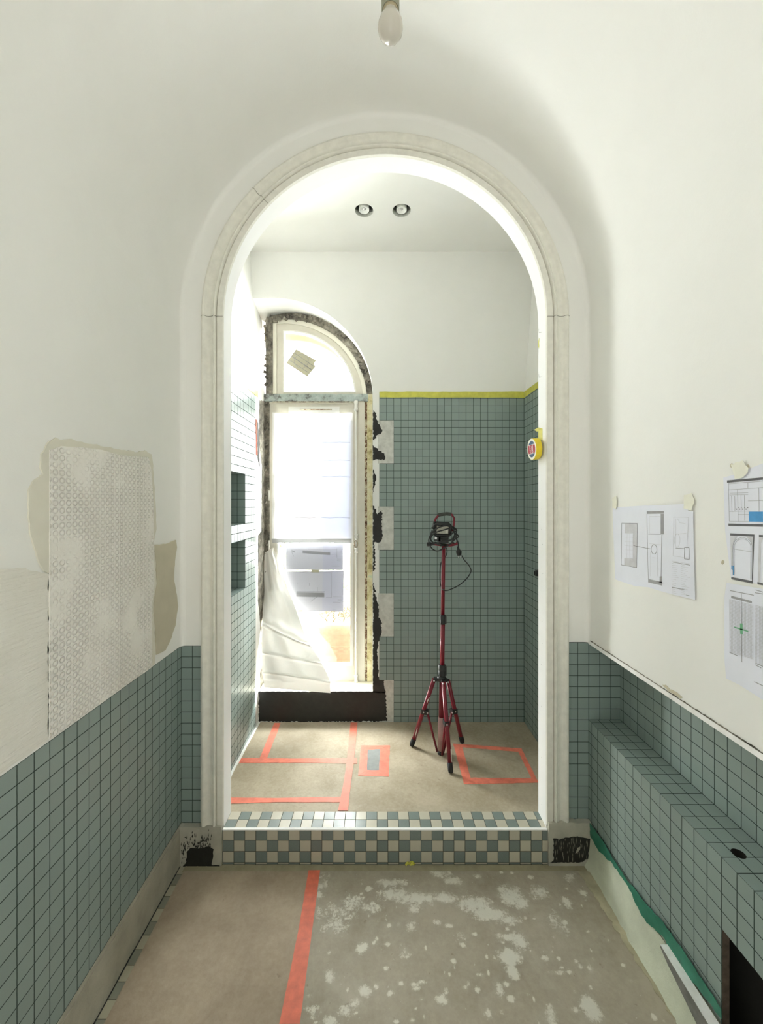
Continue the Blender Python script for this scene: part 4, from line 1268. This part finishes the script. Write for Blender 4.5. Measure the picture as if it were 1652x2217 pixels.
ln = [(628, 552, 755, 555), (755, 555, 740, 825), (628, 552, 622, 885), (622, 885, 760, 905), (648, 565, 644, 800), (640, 700, 735, 690), (418, 545, 515, 545), (420, 555, 420, 690), (415, 780, 520, 790), (430, 850, 430, 1060), (490, 850, 488, 1060), (445, 900, 490, 905), (660, 565, 680, 600), (680, 600, 730, 610)]
ln += [(658 + 24 * math.cos(a), 752 + 58 * math.sin(a), 658 + 24 * math.cos(a + .4), 752 + 58 * math.sin(a + .4)) for a in np.arange(0, 6.28, .4)]
rr = random.Random(2)
for k in range(17):
    y = 930 + k * 17
    ln.append((612, y, 612 + rr.uniform(20, 60), y + 6))
    ln.append((690, y + 12, 690 + rr.uniform(30, 78), y + 22))
marks(s2, c5, o2 + .0003, [], ln, M['ink_light'], lw_=.0008)
marks(s2, c5, o2 + .0004, [], [(622, 938, 770, 965), (612, 1155, 720, 1175), (735, 1220, 760, 1226)], M['ink_mid'], lw_=.0016)
for (uu, vv_, w_, h_, lab) in ((1331, 1088, 5, 14, 'small cream tape scrap above the left plan sheet'), (1492, 1086, 11, 19, 'cream masking tape patch holding the right plan sheet')):
    mb = MB(); mb.poly(jag([PX(u, v_, XP - .0045) for u, v_ in [(uu - w_, vv_ - h_ * .7), (uu + w_ * .6, vv_ - h_), (uu + w_, vv_), (uu + w_ * .5, vv_ + h_), (uu - w_, vv_ + h_ * .8)]], .0015, .008), (-1, 0, 0), .0005)
    tag(mb.build('masking_tape_piece', M['masking']), lab, 'tape')
# the larger group at the right edge
def c3(x, y): return (1540 + x / 7.393, 980 + y / 7.393)
p0, p1 = c3(200, 395), c3(300, 2010)
FR = 1760
def ext(u0, v0, u1, v1, u): return v0 + (v1 - v0) * (u - u0) / (u1 - u0)
s3 = paper([c3(195, 400), (c3(195, 400)[0] + 25, c3(350, 350)[1]), (FR, 960), (FR, 1330), c3(828, 2120), c3(320, 2010), c3(225, 1250)], 'plan_sheet', 'large elevation sheet with blue bath and arches, cut by right edge', g1, .001)
m3 = .0018
marks(s3, c3, m3, [[(252, 445), (828, 395), (828, 432), (254, 482)], [(275, 1135), (828, 1145), (828, 1185), (277, 1172)], [(303, 1290), (690, 1310), (690, 1345), (305, 1328)], [(320, 1990), (665, 2055), (665, 2095), (322, 2025)],
      [(765, 1315), (828, 1318), (828, 1355), (765, 1352)], [(740, 2070), (828, 2090), (828, 2125), (740, 2108)], [(672, 1345), (690, 1345), (664, 2060), (652, 2058)]], [], M['ink'])
marks(s3, c3, m3, [[(305, 1330), (420, 1340), (350, 1440), (345, 1820), (318, 1815)], [(560, 1345), (672, 1348), (660, 1600), (655, 1500), (620, 1400)], [(765, 1355), (828, 1358), (800, 1450), (785, 2075), (745, 2070)]], [], M['ink_light'])
marks(s3, c3, m3 + .0002, [[(600, 943), (828, 943), (828, 1108), (602, 1105)], [(322, 1805), (368, 1810), (362, 1960), (345, 1960), (345, 1880), (322, 1870)]], [], M['ink_blue'])
ln = [(272, 490, 290, 1100), (585, 480, 585, 570), (270, 500, 828, 455), (275, 600, 828, 560), (300, 650, 590, 640), (295, 680, 590, 670), (420, 590, 430, 1100), (475, 680, 480, 930), (530, 680, 535, 1090), (325, 690, 330, 940), (375, 690, 378, 940), (590, 770, 828, 765), (760, 560, 765, 940), (290, 940, 600, 935), (290, 1100, 600, 1105), (430, 990, 600, 990), (350, 1540, 650, 1590)]
for r_ in (1.0, .86):
    pr = [(500 + 155 * r_ * math.cos(a), 1510 - 150 * r_ * math.sin(a)) for a in np.linspace(math.pi, 0, 16)]
    pr = [(500 - 155 * r_, 1960)] + pr + [(500 + 150 * r_, 2030)]
    ln += [(a[0], a[1], b[0], b[1]) for a, b in zip(pr, pr[1:])]
marks(s3, c3, m3 + .0003, [], ln, M['ink_mid'], lw_=.0008)
marks(s3, c3, m3 + .0005, [], [(x, 905, x + 16, 905) for x in (395, 445, 495, 550)] + [(x, 880, x + 10, 880) for x in (425, 475, 530, 580)], M['ink'], lw_=.0025)
def c4(x, y): return (1540 + x / 7.393, 1240 + y / 7.393)
s4 = paper([c4(250, 160), c4(828, 260), (FR, 1345), (FR, 1600), c4(828, 2035), c4(460, 1800), c4(240, 1690), c4(215, 1400), c4(210, 400)], 'plan_sheet', 'curled table sheet with green cross under the large elevation sheet', g1, .0035)
m4 = .0043
marks(s4, c4, m4, [[(320, 368), (650, 455), (650, 490), (320, 405)]], [], M['ink_mid'])
ln = []
for k in range(38):
    y = 425 + k * 22.5
    ln += [(292, y, 672, y + 95 + k * .7), (700, y + 95, 828, y + 125)]
for k in range(17): ln.append((292 + k * 23.5, 425 + k * 5.5, 300 + k * 23, 1275 + k * 7))
for k in range(6): ln.append((700 + k * 24, 520 + k * 6, 706 + k * 23, 1450 + k * 10))
marks(s4, c4, m4, [], ln, M['ink_light'], lw_=.0007)
marks(s4, c4, m4 + .0002, [], [(292, 1275, 425, 1330), (710, 1450, 828, 1500), (710, 275, 828, 310), (705, 1475, 800, 1525), (690, 1745, 828, 1810), (480, 330, 490, 1430), (300, 285, 680, 360), (700, 320, 828, 340)], M['ink_mid'], lw_=.0018)
marks(s4, c4, m4 + .0004, [[(460, 815), (500, 812), (503, 985), (465, 980)], [(370, 860), (592, 930), (590, 948), (370, 880)]], [], M['ink_green'])
mb = MB(); mb.poly(jag([PX(*c3(x, y), XP - .0045) for x, y in [(320, 200), (400, 150), (500, 130), (590, 240), (590, 330), (540, 375), (370, 430), (370, 340)]], .002, .008), (-1, 0, 0), .0006)
tag(mb.build('masking_tape_piece', M['masking']), 'cream masking tape patch above the large blue-marked elevation sheet', 'tape')
for (x, y) in ((330, 205), (590, 225), (185, 1755)):
    mb = MB(); mb.poly(jag([PX(*c3(x + a, y + b), XP) for a, b in [(-25, -10), (0, -38), (22, -25), (26, 5), (0, 38), (-20, 25)]], .0006, .004), (-1, 0, 0), .001)
    mb.build('paint_chip', M['brown'], wall_right)

# ================================================================== small things
# bulb hanging from the vault
bx, by = CX, .98
bz = 2.772
root = empty('pendant_bulb', (bx, by, ZS + RV)); tag(root, 'bare unlit frosted light bulb hanging from the vault', 'light bulb')
s_ = .0305
MB().lathe([(.0001, -.030), (.012, -.028), (.022, -.021), (.0285, -.011), (s_, 0), (.0292, .010), (.0255, .020), (.020, .030), (.0168, .038), (.0155, .042), (.0001, .042)], (bx, by, bz), n=40).build('bulb', M['bulb'], root)
MB().lathe([(.0001, .036), (.0172, .036), (.0185, .040), (.0185, .052), (.0001, .052)], (bx, by, bz), n=32).build('bulb_cap', M['brass'], root)
MB().lathe([(.0178, .062), (.0185, .043), (.0215, .043), (.0215, .105), (.012, .12), (.0001, .12)], (bx, by, bz), n=32).build('socket', M['socket'], root)
MB().tube([(bx, by, bz + .118), (bx + .002, by, bz + .3), (bx, by, ZS + RV - .02)], .0035, 8).build('cord', M['black'], root)
MB().lathe([(.0001, 0), (.03, .004), (.035, .02), (.035, .03)], (bx, by, ZS + RV - .03), n=32).build('ceiling_rose', M['white_plastic'], root)

# tape roll stuck to the right jamb
XJ = CX + RO
rc = PY(1161, 972.6, YA + .065); 
tp = empty('tape_roll', (XJ, rc.y, rc.z)); tag(tp, 'yellow masking tape roll stuck to the right side of the arch', 'tape roll')
xf = rc.x - .0; th_ = .028; ro = .050
xf = XJ - .040
ax = Vector((-1, -.05, -.06)).normalized()
oc = Vector((xf, rc.y, rc.z))
MB().lathe([(.036, 0), (ro, 0), (ro, -th_), (.036, -th_), (.036, 0)], oc, ax, 48).build('yellow_tape', M['roll'], tp).modifiers.new('e', 'EDGE_SPLIT').split_angle = .6
MB().lathe([(.0385, .0003), (ro - .0008, .0003)], oc, ax, 48).build('tape_side', M['masking'], tp)
disc = MB().lathe([(.0001, .0005), (.0385, .0005)], oc, ax, 48).build('label_disc', M['label_blue'], tp)
a1 = ax.orthogonal().normalized(); up = (Vector((0, 0, 1)) - ax * ax.z).normalized(); sd = ax.cross(up).normalized()
def dp(x, y, o_): return oc + sd * x + up * y + ax * o_
mb = MB(); mb.poly([dp(.0385 * math.cos(t), .0385 * math.sin(t), .0007) for t in [math.radians(k) for k in list(range(-32, 33, 8)) + list(range(148, 213, 8))]], ax, .0002)
mb.build('red_label', M['label_red'], disc)
mb = MB()
for sg in (-1, 1): mb.poly([dp(-.0325, sg * .0218, .0007), dp(.0325, sg * .0218, .0007), dp(.0335, sg * .0195, .0007), dp(-.0335, sg * .0195, .0007)], ax, .0003)
for x in (-.0, ): mb.poly([dp(x - .0007, -.014, .001), dp(x + .0007, -.014, .001), dp(x + .0007, .014, .001), dp(x - .0007, .014, .001)], ax, .0002)
mb.build('white_bands', M['white_print'], disc)
def text_mesh(body, size):
    c = bpy.data.curves.new('t', 'FONT'); c.body = body; c.size = size; c.align_x = 'CENTER'; c.align_y = 'CENTER'; c.extrude = .0002
    o = bpy.data.objects.new('t', c); COL.objects.link(o)
    bpy.context.view_layer.update()
    me = bpy.data.meshes.new_from_object(o.evaluated_get(bpy.context.evaluated_depsgraph_get()))
    COL.objects.unlink(o); bpy.data.objects.remove(o)
    return me
for dx in (-.013, .013):
    me = text_mesh('tesa', .022)
    me.transform(Matrix.Translation((0, 0, 0)))
    R_ = Matrix((up, -sd, ax)).transposed().to_4x4()
    me.transform(Matrix.Translation(dp(dx, 0, .0012)) @ R_)
    me.materials.append(M['white_print'])
    o = bpy.data.objects.new('label_lettering', me); COL.objects.link(o)
    o.parent = disc; o.matrix_parent_inverse = parent_matrix(disc).inverted()
# loose end of tape
mb = MB()
pp = [(1178, 954), (1176, 940), (1178, 931), (1172, 927), (1160, 933)]
pts = [Vector(PY(u, v_, YA + .05)) for u, v_ in pp]
pts = [Vector((min(p.x, XJ - .004), p.y, p.z)) for p in pts]
v = []
for i, p in enumerate(pts):
    w_ = .012 if i < 4 else .004
    v += [p + Vector((.004, -w_, -.004 * (i > 2))), p + Vector((-.006, w_, .006 * (i > 2)))]
mb.add(v, [(2 * i, 2 * i + 1, 2 * i + 3, 2 * i + 2) for i in range(len(pts) - 1)])
o = mb.build('loose_tape_end', simple('pale_yellow_tape', (.80, .76, .22), .5), tp)
sm_ = o.modifiers.new('s', 'SOLIDIFY'); sm_.thickness = .0006
# nails in the jamb
for v_, lab in ((719, 'upper bent nail in the right arch reveal'), (816, 'lower bent nail in the right arch reveal')):
    b_ = Vector((XJ, YA + .05, PY(0, v_, YA + .05).z))
    mb = MB(); mb.tube([b_ + Vector((.004, 0, 0)), b_ + Vector((-.010, .004, -.001)), b_ + Vector((-.017, -.012, .007))], .0011, 6)
    tag(mb.build('nail', M['steel']), lab, 'nail', 'nails in the arch reveal')
b_ = PX(1168, 745, XJ - .002)
mb = MB(); mb.poly(jag([Vector((XJ, YT - .012, PY(0, 734, YT).z)), Vector((XJ, YT - .002, PY(0, 740, YT).z)), Vector((XJ, YT - .001, PY(0, 751, YT).z)), Vector((XJ, YT - .010, PY(0, 756, YT).z))], .001, .01), (-1, 0, 0), .001)
tag(mb.build('tape_scrap', M['yellow']), 'small yellow tape scrap high on the right arch reveal', 'tape')
mb = MB(); rr = random.Random(12)
for v_ in (1040, 1102, 1146, 1178, 1241, 1345, 1392, 1440, 1530, 1640, 1742):
    p = Vector((XJ - .0003, YA + .045 + rr.uniform(-.01, .01), PY(0, v_, YA + .045).z))
    mb.poly([p + Vector((0, .0016 * math.cos(t), .0016 * math.sin(t))) for t in np.linspace(0, 6.28, 7)[:-1]], (-1, 0, 0), .0003)
mb.build('pin_holes', M['ink_mid'], wall_far)
# black pipe stub on the right wall of room 2
p = PX(1167, 1241, XR3)
root = empty('pipe_stub', p); tag(root, 'small black pipe stub on the right wall past the arch', 'pipe stub')
MB().lathe([(.019, 0), (.019, .022), (.015, .026), (.012, .026), (.012, .004), (.0001, .004)], p, (-1, 0, 0), 24).build('pipe', M['black'], root)
MB().lathe([(.0191, 0), (.026, .0), (.026, .003), (.0191, .003)], p, (-1, 0, 0), 24).build('collar', M['rubber'], root)
# yellow tape scrap on the floor by the step
def crumple(name, c, sx, mat, label, cat, seed):
    rr = random.Random(seed); mb = MB()
    for i in range(9):
        d = Vector((rr.uniform(-1, 1), rr.uniform(-1, 1), 0)).normalized()
        q = c + Vector((rr.uniform(-sx, sx), rr.uniform(-sx * .4, sx * .4), .001))
        n_ = d.orthogonal().normalized() * .007; n_.z = 0
        v = [q - d * .012 - n_, q - d * .012 + n_, q + Vector((0, 0, rr.uniform(.006, .014))) + n_, q + Vector((0, 0, .01)) - n_, q + d * .014 + n_ * .6, q + d * .014 - n_ * .6]
        mb.add(v, [(0, 1, 2, 3), (3, 2, 4, 5)])
    o = mb.build(name, mat); so = o.modifiers.new('s', 'SOLIDIFY'); so.thickness = .0005
    return tag(o, label, cat)
crumple('crumpled_tape', PZ(888, 1868, .002) + Vector((0, -.002, 0)), .014, M['yellow'], 'crumpled yellow tape scrap at the foot of checkered step', 'tape scrap', 3)

# white aluminium rail at the lower right
root = empty('metal_rail', (XR - .01, 1.2, .16)); tag(root, 'white aluminium channel leaning on the wall base at lower right', 'metal rail')
mb = MB()
def rail(y): return .917 - (1.324 - y) * .0385
v = []
for y in (1.324, 1.14, .9, .55):
    v += [(rail(y), y, .189), (.9406, y, .1893), (.9406, y, .187), (rail(y), y, .187)]
mb.add(v, [(4 * i + k, 4 * i + 4 + k, 4 * i + 4 + (k + 1) % 4, 4 * i + (k + 1) % 4) for i in range(3) for k in range(4)] + [(0, 1, 2, 3), (15, 14, 13, 12)])
mb.build('top_flange', M['alu'], root)
mb = MB(); v = []
for y, zb in ((1.324, .180), (1.29, .165), (1.165, .134), (.9, .11), (.55, .11)):
    x = rail(y)
    v += [(x, y, .189), (x + .002, y, .189), (x + .002, y, zb), (x, y, zb)]
mb.add(v, [(4 * i + k, 4 * i + (k + 1) % 4, 4 * i + 4 + (k + 1) % 4, 4 * i + 4 + k) for i in range(4) for k in range(4)] + [(3, 2, 1, 0), (16, 17, 18, 19)])
mb.build('side_web', M['alu_shaded'], root)
p = PX(1478, 2085, XR - .006)
mb = MB(); mb.obox(p, (.006, 0, 0), (0, .008, .002), (0, -.002, .007))
tag(mb.build('clip', M['black']), 'small black clip on the green wall edge above the white rail', 'clip')

# tapes on the far floor
def ft(pts, lab, name='floor_tape', z=ZF, amp=.0012):
    o = flat_strip(pts, z, .0008, M['orange_lit'], name, None, amp)
    return tag(o, lab, 'tape', 'orange tape strips on the floors')
ft([(594, 1565.5), (607.7, 1565.5), (578, 1642), (562, 1642)], 'short slanting orange tape below the window on the far floor')
ft([(523, 1641), (640, 1642.5), (773, 1641), (773, 1653.5), (640, 1651), (517, 1652)], 'middle cross strip of orange tape beyond the arch', z=ZF + .0009)
ft([(759, 1564.5), (774, 1564.5), (767, 1640), (757, 1720), (753.7, 1755), (731.5, 1755), (745, 1690), (752, 1640)], 'long orange tape on the far floor running from window to step', z=ZF + .0018)
ft([(497, 1727), (600, 1728), (741.5, 1725), (741, 1737), (600, 1737), (497, 1740)], 'front cross strip of orange tape nearest the step', z=ZF + .0009)
def frame_tape(outer, inner, lab, base=None):
    cx_ = sum(p[0] for p in outer) / 4; cy_ = sum(p[1] for p in outer) / 4
    root = empty('tape_rectangle', PZ(cx_, cy_, ZF)); tag(root, lab, 'tape outline', 'orange tape outlines on the far floor')
    for i in range(4):
        j = (i + 1) % 4
        mb = MB(); mb.poly(jag([PZ(*p, ZF + .0002 * i) for p in (outer[i], outer[j], inner[j], inner[i])], .0015, .02, seed=i + 4), (0, 0, 1), .0009)
        mb.build('tape_strip', M['orange_lit'], root)
    return root
o = frame_tape([(782, 1614), (844, 1614), (842, 1681.6), (776, 1679.5)], [(796, 1623), (823.5, 1622), (821, 1667.7), (794.7, 1667.7)], 'small orange tape rectangle around a grey patch on far floor')
mb = MB(); mb.poly([PZ(*p, ZF) for p in [(795, 1622), (824, 1622), (822, 1668), (794, 1668)]], (0, 0, 1), .0006); mb.build('grey_cover', simple('grey_cover', (.30, .31, .30), .95, spec=.1), o)
frame_tape([(981, 1610), (1129, 1620.6), (1166.5, 1694.7), (1005, 1698)], [(1001, 1617.6), (1122, 1628), (1151, 1685), (1019, 1684)], 'large orange tape square on the far floor right of tripod')

# ------------------------------------------------------------------ work light on a red tripod
TYc = (CZ - ZF) * F / (1632 - VY)
def T(u, v_, dy=0.0): return PY(u, v_, TYc + dy)
tri = empty('work_light', PZ(957, 1632, ZF))
tag(tri, 'black site floodlight on a red tripod standing before the green tiles', 'work light')
pxm = TYc / F
MB().tube([T(954.5, 1624), T(955.5, 1552)], [.0185, .0185], 20).build('grip_sleeve', M['red_worn'], tri)
MB().tube([T(955.5, 1556), T(957.5, 1468)], .0165, 20).build('lower_tube', M['red'], tri)
MB().tube([T(957.2, 1452), T(958.6, 1350)], .0135, 20).build('middle_tube', M['red'], tri)
MB().tube([T(958.4, 1334), T(960.2, 1183)], .0115, 20).build('upper_tube', M['red'], tri)
def clamp(u, v0, v1, r_, name):
    a, b = T(u, v1), T(u, v0); h = (b - a).length
    o = MB().lathe([(.0001, 0), (r_ * .9, 0), (r_, h * .08), (r_, h * .45), (r_ * .93, h * .5), (r_, h * .55), (r_, h * .92), (r_ * .9, h), (.0001, h)], a, (b - a), 20).build(name, M['black'], tri)
    MB().obox(a + Vector((r_ * .9, -.004, h * .5)), (.005, 0, 0), (0, .010, 0), (0, 0, h * .4)).build('lever', M['black'], o)
    return o
clamp(957, 1439, 1463, .0225, 'lower_clamp'); clamp(958.3, 1331, 1351, .018, 'upper_clamp')
hub = MB().lathe([(.0001, 0), (.024, 0), (.026, .006), (.026, .024), (.022, .03), (.0001, .03)], T(956, 1474), n=24).build('leg_hub', M['black'], tri)
low = MB().lathe([(.0001, 0), (.016, 0), (.020, .008), (.020, .022), (.0001, .022)], T(954.5, 1634), n=24).build('brace_hub', M['black'], tri)
cen_top = T(956, 1470); cen_low = T(954.5, 1629)
feet = [PZ(891, 1616, ZF), PZ(1001, 1609, ZF), PZ(976, 1675, ZF)]
tops = [T(940, 1470, .01), T(970, 1473, .02), T(960, 1476, -.035)]
for i, (ft_, tp_) in enumerate(zip(feet, tops)):
    d = (ft_ - tp_).normalized()
    e_ = ft_ - d * .012
    leg = MB().tube([tp_, e_], [.0125, .0125], 16).build('leg', M['red'], tri)
    MB().tube([ft_ - d * .055, ft_ - d * .010 + Vector((0, 0, 0.006)), ft_ + Vector((0, 0, .006))], [.0145, .0150, .012], 16).build('rubber_foot', M['rubber'], leg)
    mid = tp_ + (ft_ - tp_) * .47
    inw = (cen_low - mid); inw.z = 0; inw.normalize()
    MB().obox(mid + inw * .010, inw * .020, Vector((0, 0, .014)), inw.cross(Vector((0, 0, 1))) * .014).build('brace_bracket', M['black'], leg)
    br = mid + inw * .024
    bl = cen_low + (br - cen_low).normalized() * .02
    MB().tube([br, Vector((cen_low.x, cen_low.y, cen_low.z)) - inw * .022], .0068, 10).build('brace', M['red'], leg)
    for q in (mid, br):
        MB().lathe([(.0001, 0), (.005, 0), (.0045, .003), (.0001, .004)], q + Vector((0, -.0145, 0)), (0, -1, 0), 12).build('rivet', M['steel'], leg)
    MB().obox((tp_ + cen_top) / 2, (tp_ - cen_top) / 2 * 1.1, Vector((0, 0, .010)), (tp_ - cen_top).cross(Vector((0, 0, 1))).normalized() * .012).build('pivot_lug', M['black'], leg)
    MB().lathe([(.0001, 0), (.0055, 0), (.005, .003), (.0001, .004)], tp_ + Vector((-.002, -.0130, -.006)), (0, -1, 0), 12).build('rivet', M['steel'], leg)
# scratches on legs (scraped paint)
for k, (a, b) in enumerate((((928, 1512), (924, 1519)), ((902, 1578), (898, 1592)))):
    leg0 = [c for c in tri.children if c.name.startswith('leg')][0] if False else None
# head: coordinates from the enlargement (10.325 px per photo px)
def H(x, y, dy=0.0): return T(900 + x / 10.325, 1090 + y / 10.325, dy)
brk = MB().tube([H(290, 905, -.0), H(420, 905), H(640, 940), H(800, 930), H(915, 905), H(935, 860)], .0085, 12).build('bracket', M['red'], tri)
MB().tube([H(285, 905), H(330, 915), H(440, 890), H(560, 925), H(690, 935)], .0095, 12).build('bracket_bar', M['black'], brk)
MB().lathe([(.0001, -.014), (.012, -.012), (.013, 0), (.012, .012), (.0001, .014)], H(300, 912), (1, 0, .1), 16).build('tilt_knob', M['black'], brk)
head = empty('lamp_head', H(620, 620)); head.parent = tri; head.matrix_parent_inverse = parent_matrix(tri).inverted()
def hp(s_, name, mat, par=head): return s_.build(name, mat, par)
# housing: tilted slab with thick bumper frame
c = H(600, 590, .0); ux = (H(770, 610) - H(440, 590)).normalized(); uz0 = Vector((0, 0, 1))
tilt = math.radians(20)
uy = Vector((0, math.cos(tilt), math.sin(tilt))); uz = Vector((0, -math.sin(tilt), math.cos(tilt)))
kx = (770 - 430) / 2 / 10.325 * pxm; kz = (700 - 420) / 2 / 10.325 * pxm
hp(MB().obox(c + uy * .022, ux * (kx * .95), uy * .016, uz * (kz * .95)), 'housing', M['black'])
hp(MB().obox(c + uy * .002, ux * (kx * .82), uy * .003, uz * (kz * .66)), 'lamp_lens', M['lamp_glass'])
hp(MB().obox(c + uy * -.0012 + ux * (kx * .55) + uz * (-kz * .1), ux * (kx * .16), uy * .001, uz * (kz * .38)), 'led_reflector', M['white_print'])
fr = [c + ux * (kx * a) + uz * (kz * b) for a, b in [(-.8, 1), (.8, 1), (1, .8), (1, -.8), (.8, -1), (-.8, -1), (-1, -.8), (-1, .8)]]
hp(MB().tube(fr, .0105, 10, closed=True), 'bumper_frame', M['black'])
hp(MB().obox(H(480, 790, .01), (.018, 0, 0), (0, .012, 0), (0, 0, .013)).obox(H(620, 815, .01), (.030, 0, 0), (0, .012, 0), (0, 0, .018)), 'switch_box', M['black'])
hp(MB().obox(H(450, 775, -.008), (.0065, 0, 0), (0, .002, 0), (0, 0, .007)), 'switch_plate', M['steel'])
hn = hp(MB().tube([H(420, 560, .012), H(395, 500, .012), H(440, 350, .012), H(500, 275, .012), H(560, 250, .012), H(700, 235, .012), H(805, 245, .012), H(860, 330, .012), H(850, 480, .012), H(825, 620, .012)], .0068, 10), 'carry_handle', M['red'])
MB().tube([H(505, 262, .012), H(560, 246, .012), H(690, 230, .012), H(785, 240, .012)], .0105, 12).build('handle_grip', simple('dusty_grey_grip', (.07, .075, .065), .9, var=.2), hn)
hp(MB().tube([H(430, 400, -.0), H(400, 530, -.0), H(370, 560, 0)], .0095, 10), 'side_arm', M['black'])
# cable wound around the head, then the loop with the plug
def smooth_pts(P_, k=6):
    out = []
    P_ = [Vector(p) for p in P_]
    for i in range(len(P_) - 1):
        p0_, p1_, p2_, p3_ = P_[max(i - 1, 0)], P_[i], P_[i + 1], P_[min(i + 2, len(P_) - 1)]
        for q in range(k):
            t = q / k
            out.append(.5 * ((2 * p1_) + (-p0_ + p2_) * t + (2 * p0_ - 5 * p1_ + 4 * p2_ - p3_) * t * t + (-p0_ + 3 * p1_ - 3 * p2_ + p3_) * t ** 3))
    out.append(P_[-1]); return out
cb = MB()
def cab(pts, r_=.0037): cb.tube(smooth_pts([H(x, y, d) for x, y, d in pts]), r_, 8)
cab([(760, 520, -.016), (690, 495, -.024), (560, 520, -.024), (430, 590, -.022), (350, 690, -.018), (330, 790, -.01), (380, 870, -.01)], .0045)
cab([(740, 560, -.018), (600, 600, -.024), (470, 640, -.024), (360, 730, -.02), (340, 830, -.014), (420, 890, -.008)])
cab([(370, 600, -.01), (330, 700, -.012), (290, 830, -.014), (330, 960, -.014), (410, 1040, -.016), (500, 1060, -.018), (600, 1015, -.018), (740, 930, -.018), (860, 820, -.015), (960, 735, -.006), (900, 690, 0)])
cab([(560, 760, -.014), (680, 760, -.02), (780, 710, -.02), (850, 640, -.012), (920, 610, 0), (890, 560, .01), (820, 520, .0)])
cab([(580, 800, -.014), (600, 830, -.018), (720, 830, -.02), (810, 800, -.016), (870, 700, -.01), (850, 590, -.004)], .0045)
cab([(800, 540, -.014), (850, 600, -.012), (880, 680, -.008), (850, 790, -.008), (820, 860, -.006), (880, 900, 0)], .0045)
cab([(930, 680, 0), (900, 760, -.004), (935, 850, -.006), (955, 920, -.006), (950, 980, -.006)], .0045)
cab([(840, 560, .0), (900, 590, .004), (915, 640, .004), (880, 700, .0)], .004)
# long loop
cab([(690, 990, .014), (700, 1090, .016), (660, 1200, .018), (580, 1300, .020), (550, 1400, .016), (542, 1550, .012), (545, 1750, .012), (575, 1880, .010), (620, 1935, -.016), (700, 1945, -.012), (820, 1905, -.006), (980, 1820, 0), (1130, 1690, 0), (1220, 1560, 0), (1235, 1480, 0), (1180, 1370, 0), (1090, 1270, 0), (1030, 1165, 0)], .0032)
cable = hp(cb, 'power_cable', M['black'], tri)
pa, pb = H(945, 960, -.006), H(975, 1160, -.004)
pl = MB().tube([pa, pa + (pb - pa) * .35, pa + (pb - pa) * .5, pa + (pb - pa) * .62, pb], [.006, .008, .0165, .0175, .013], 14).build('plug', M['black'], cable)
dd = (pb - pa).normalized()
for x in (-.006, .006):
    MB().tube([pb + Vector((x, 0, 0)), pb + Vector((x, 0, 0)) + dd * .017], .0021, 8).build('plug_pin', M['steel'], pl)
# white scrapes on the tripod paint
leg_objs = [c_ for c_ in tri.children if c_.name.split('.')[0] == 'leg']
for (pq, li) in (([(929, 1510), (930.2, 1510), (926, 1520), (924.2, 1524), (925, 1516)], 0), ([(903, 1576), (904, 1577), (901, 1590), (898.4, 1598), (899.6, 1588)], 0), ([(975.6, 1622), (977.5, 1622), (977.8, 1650), (976.6, 1648)], 2)):
    f0, t0 = feet[li], tops[li]
    mb = MB(); q = []
    for u, v_ in pq:
        # depth of the leg's front at that height
        z_guess = TYc
        for _ in range(6):
            p_ = PY(u, v_, z_guess); tt = (t0.z - p_.z) / (t0.z - f0.z); z_guess = (t0.y + (f0.y - t0.y) * tt) - .0128
        q.append(PY(u, v_, z_guess))
    mb.poly(q, (0, -1, 0), .0006); mb.build('paint_scrape', M['white_print'], leg_objs[li])
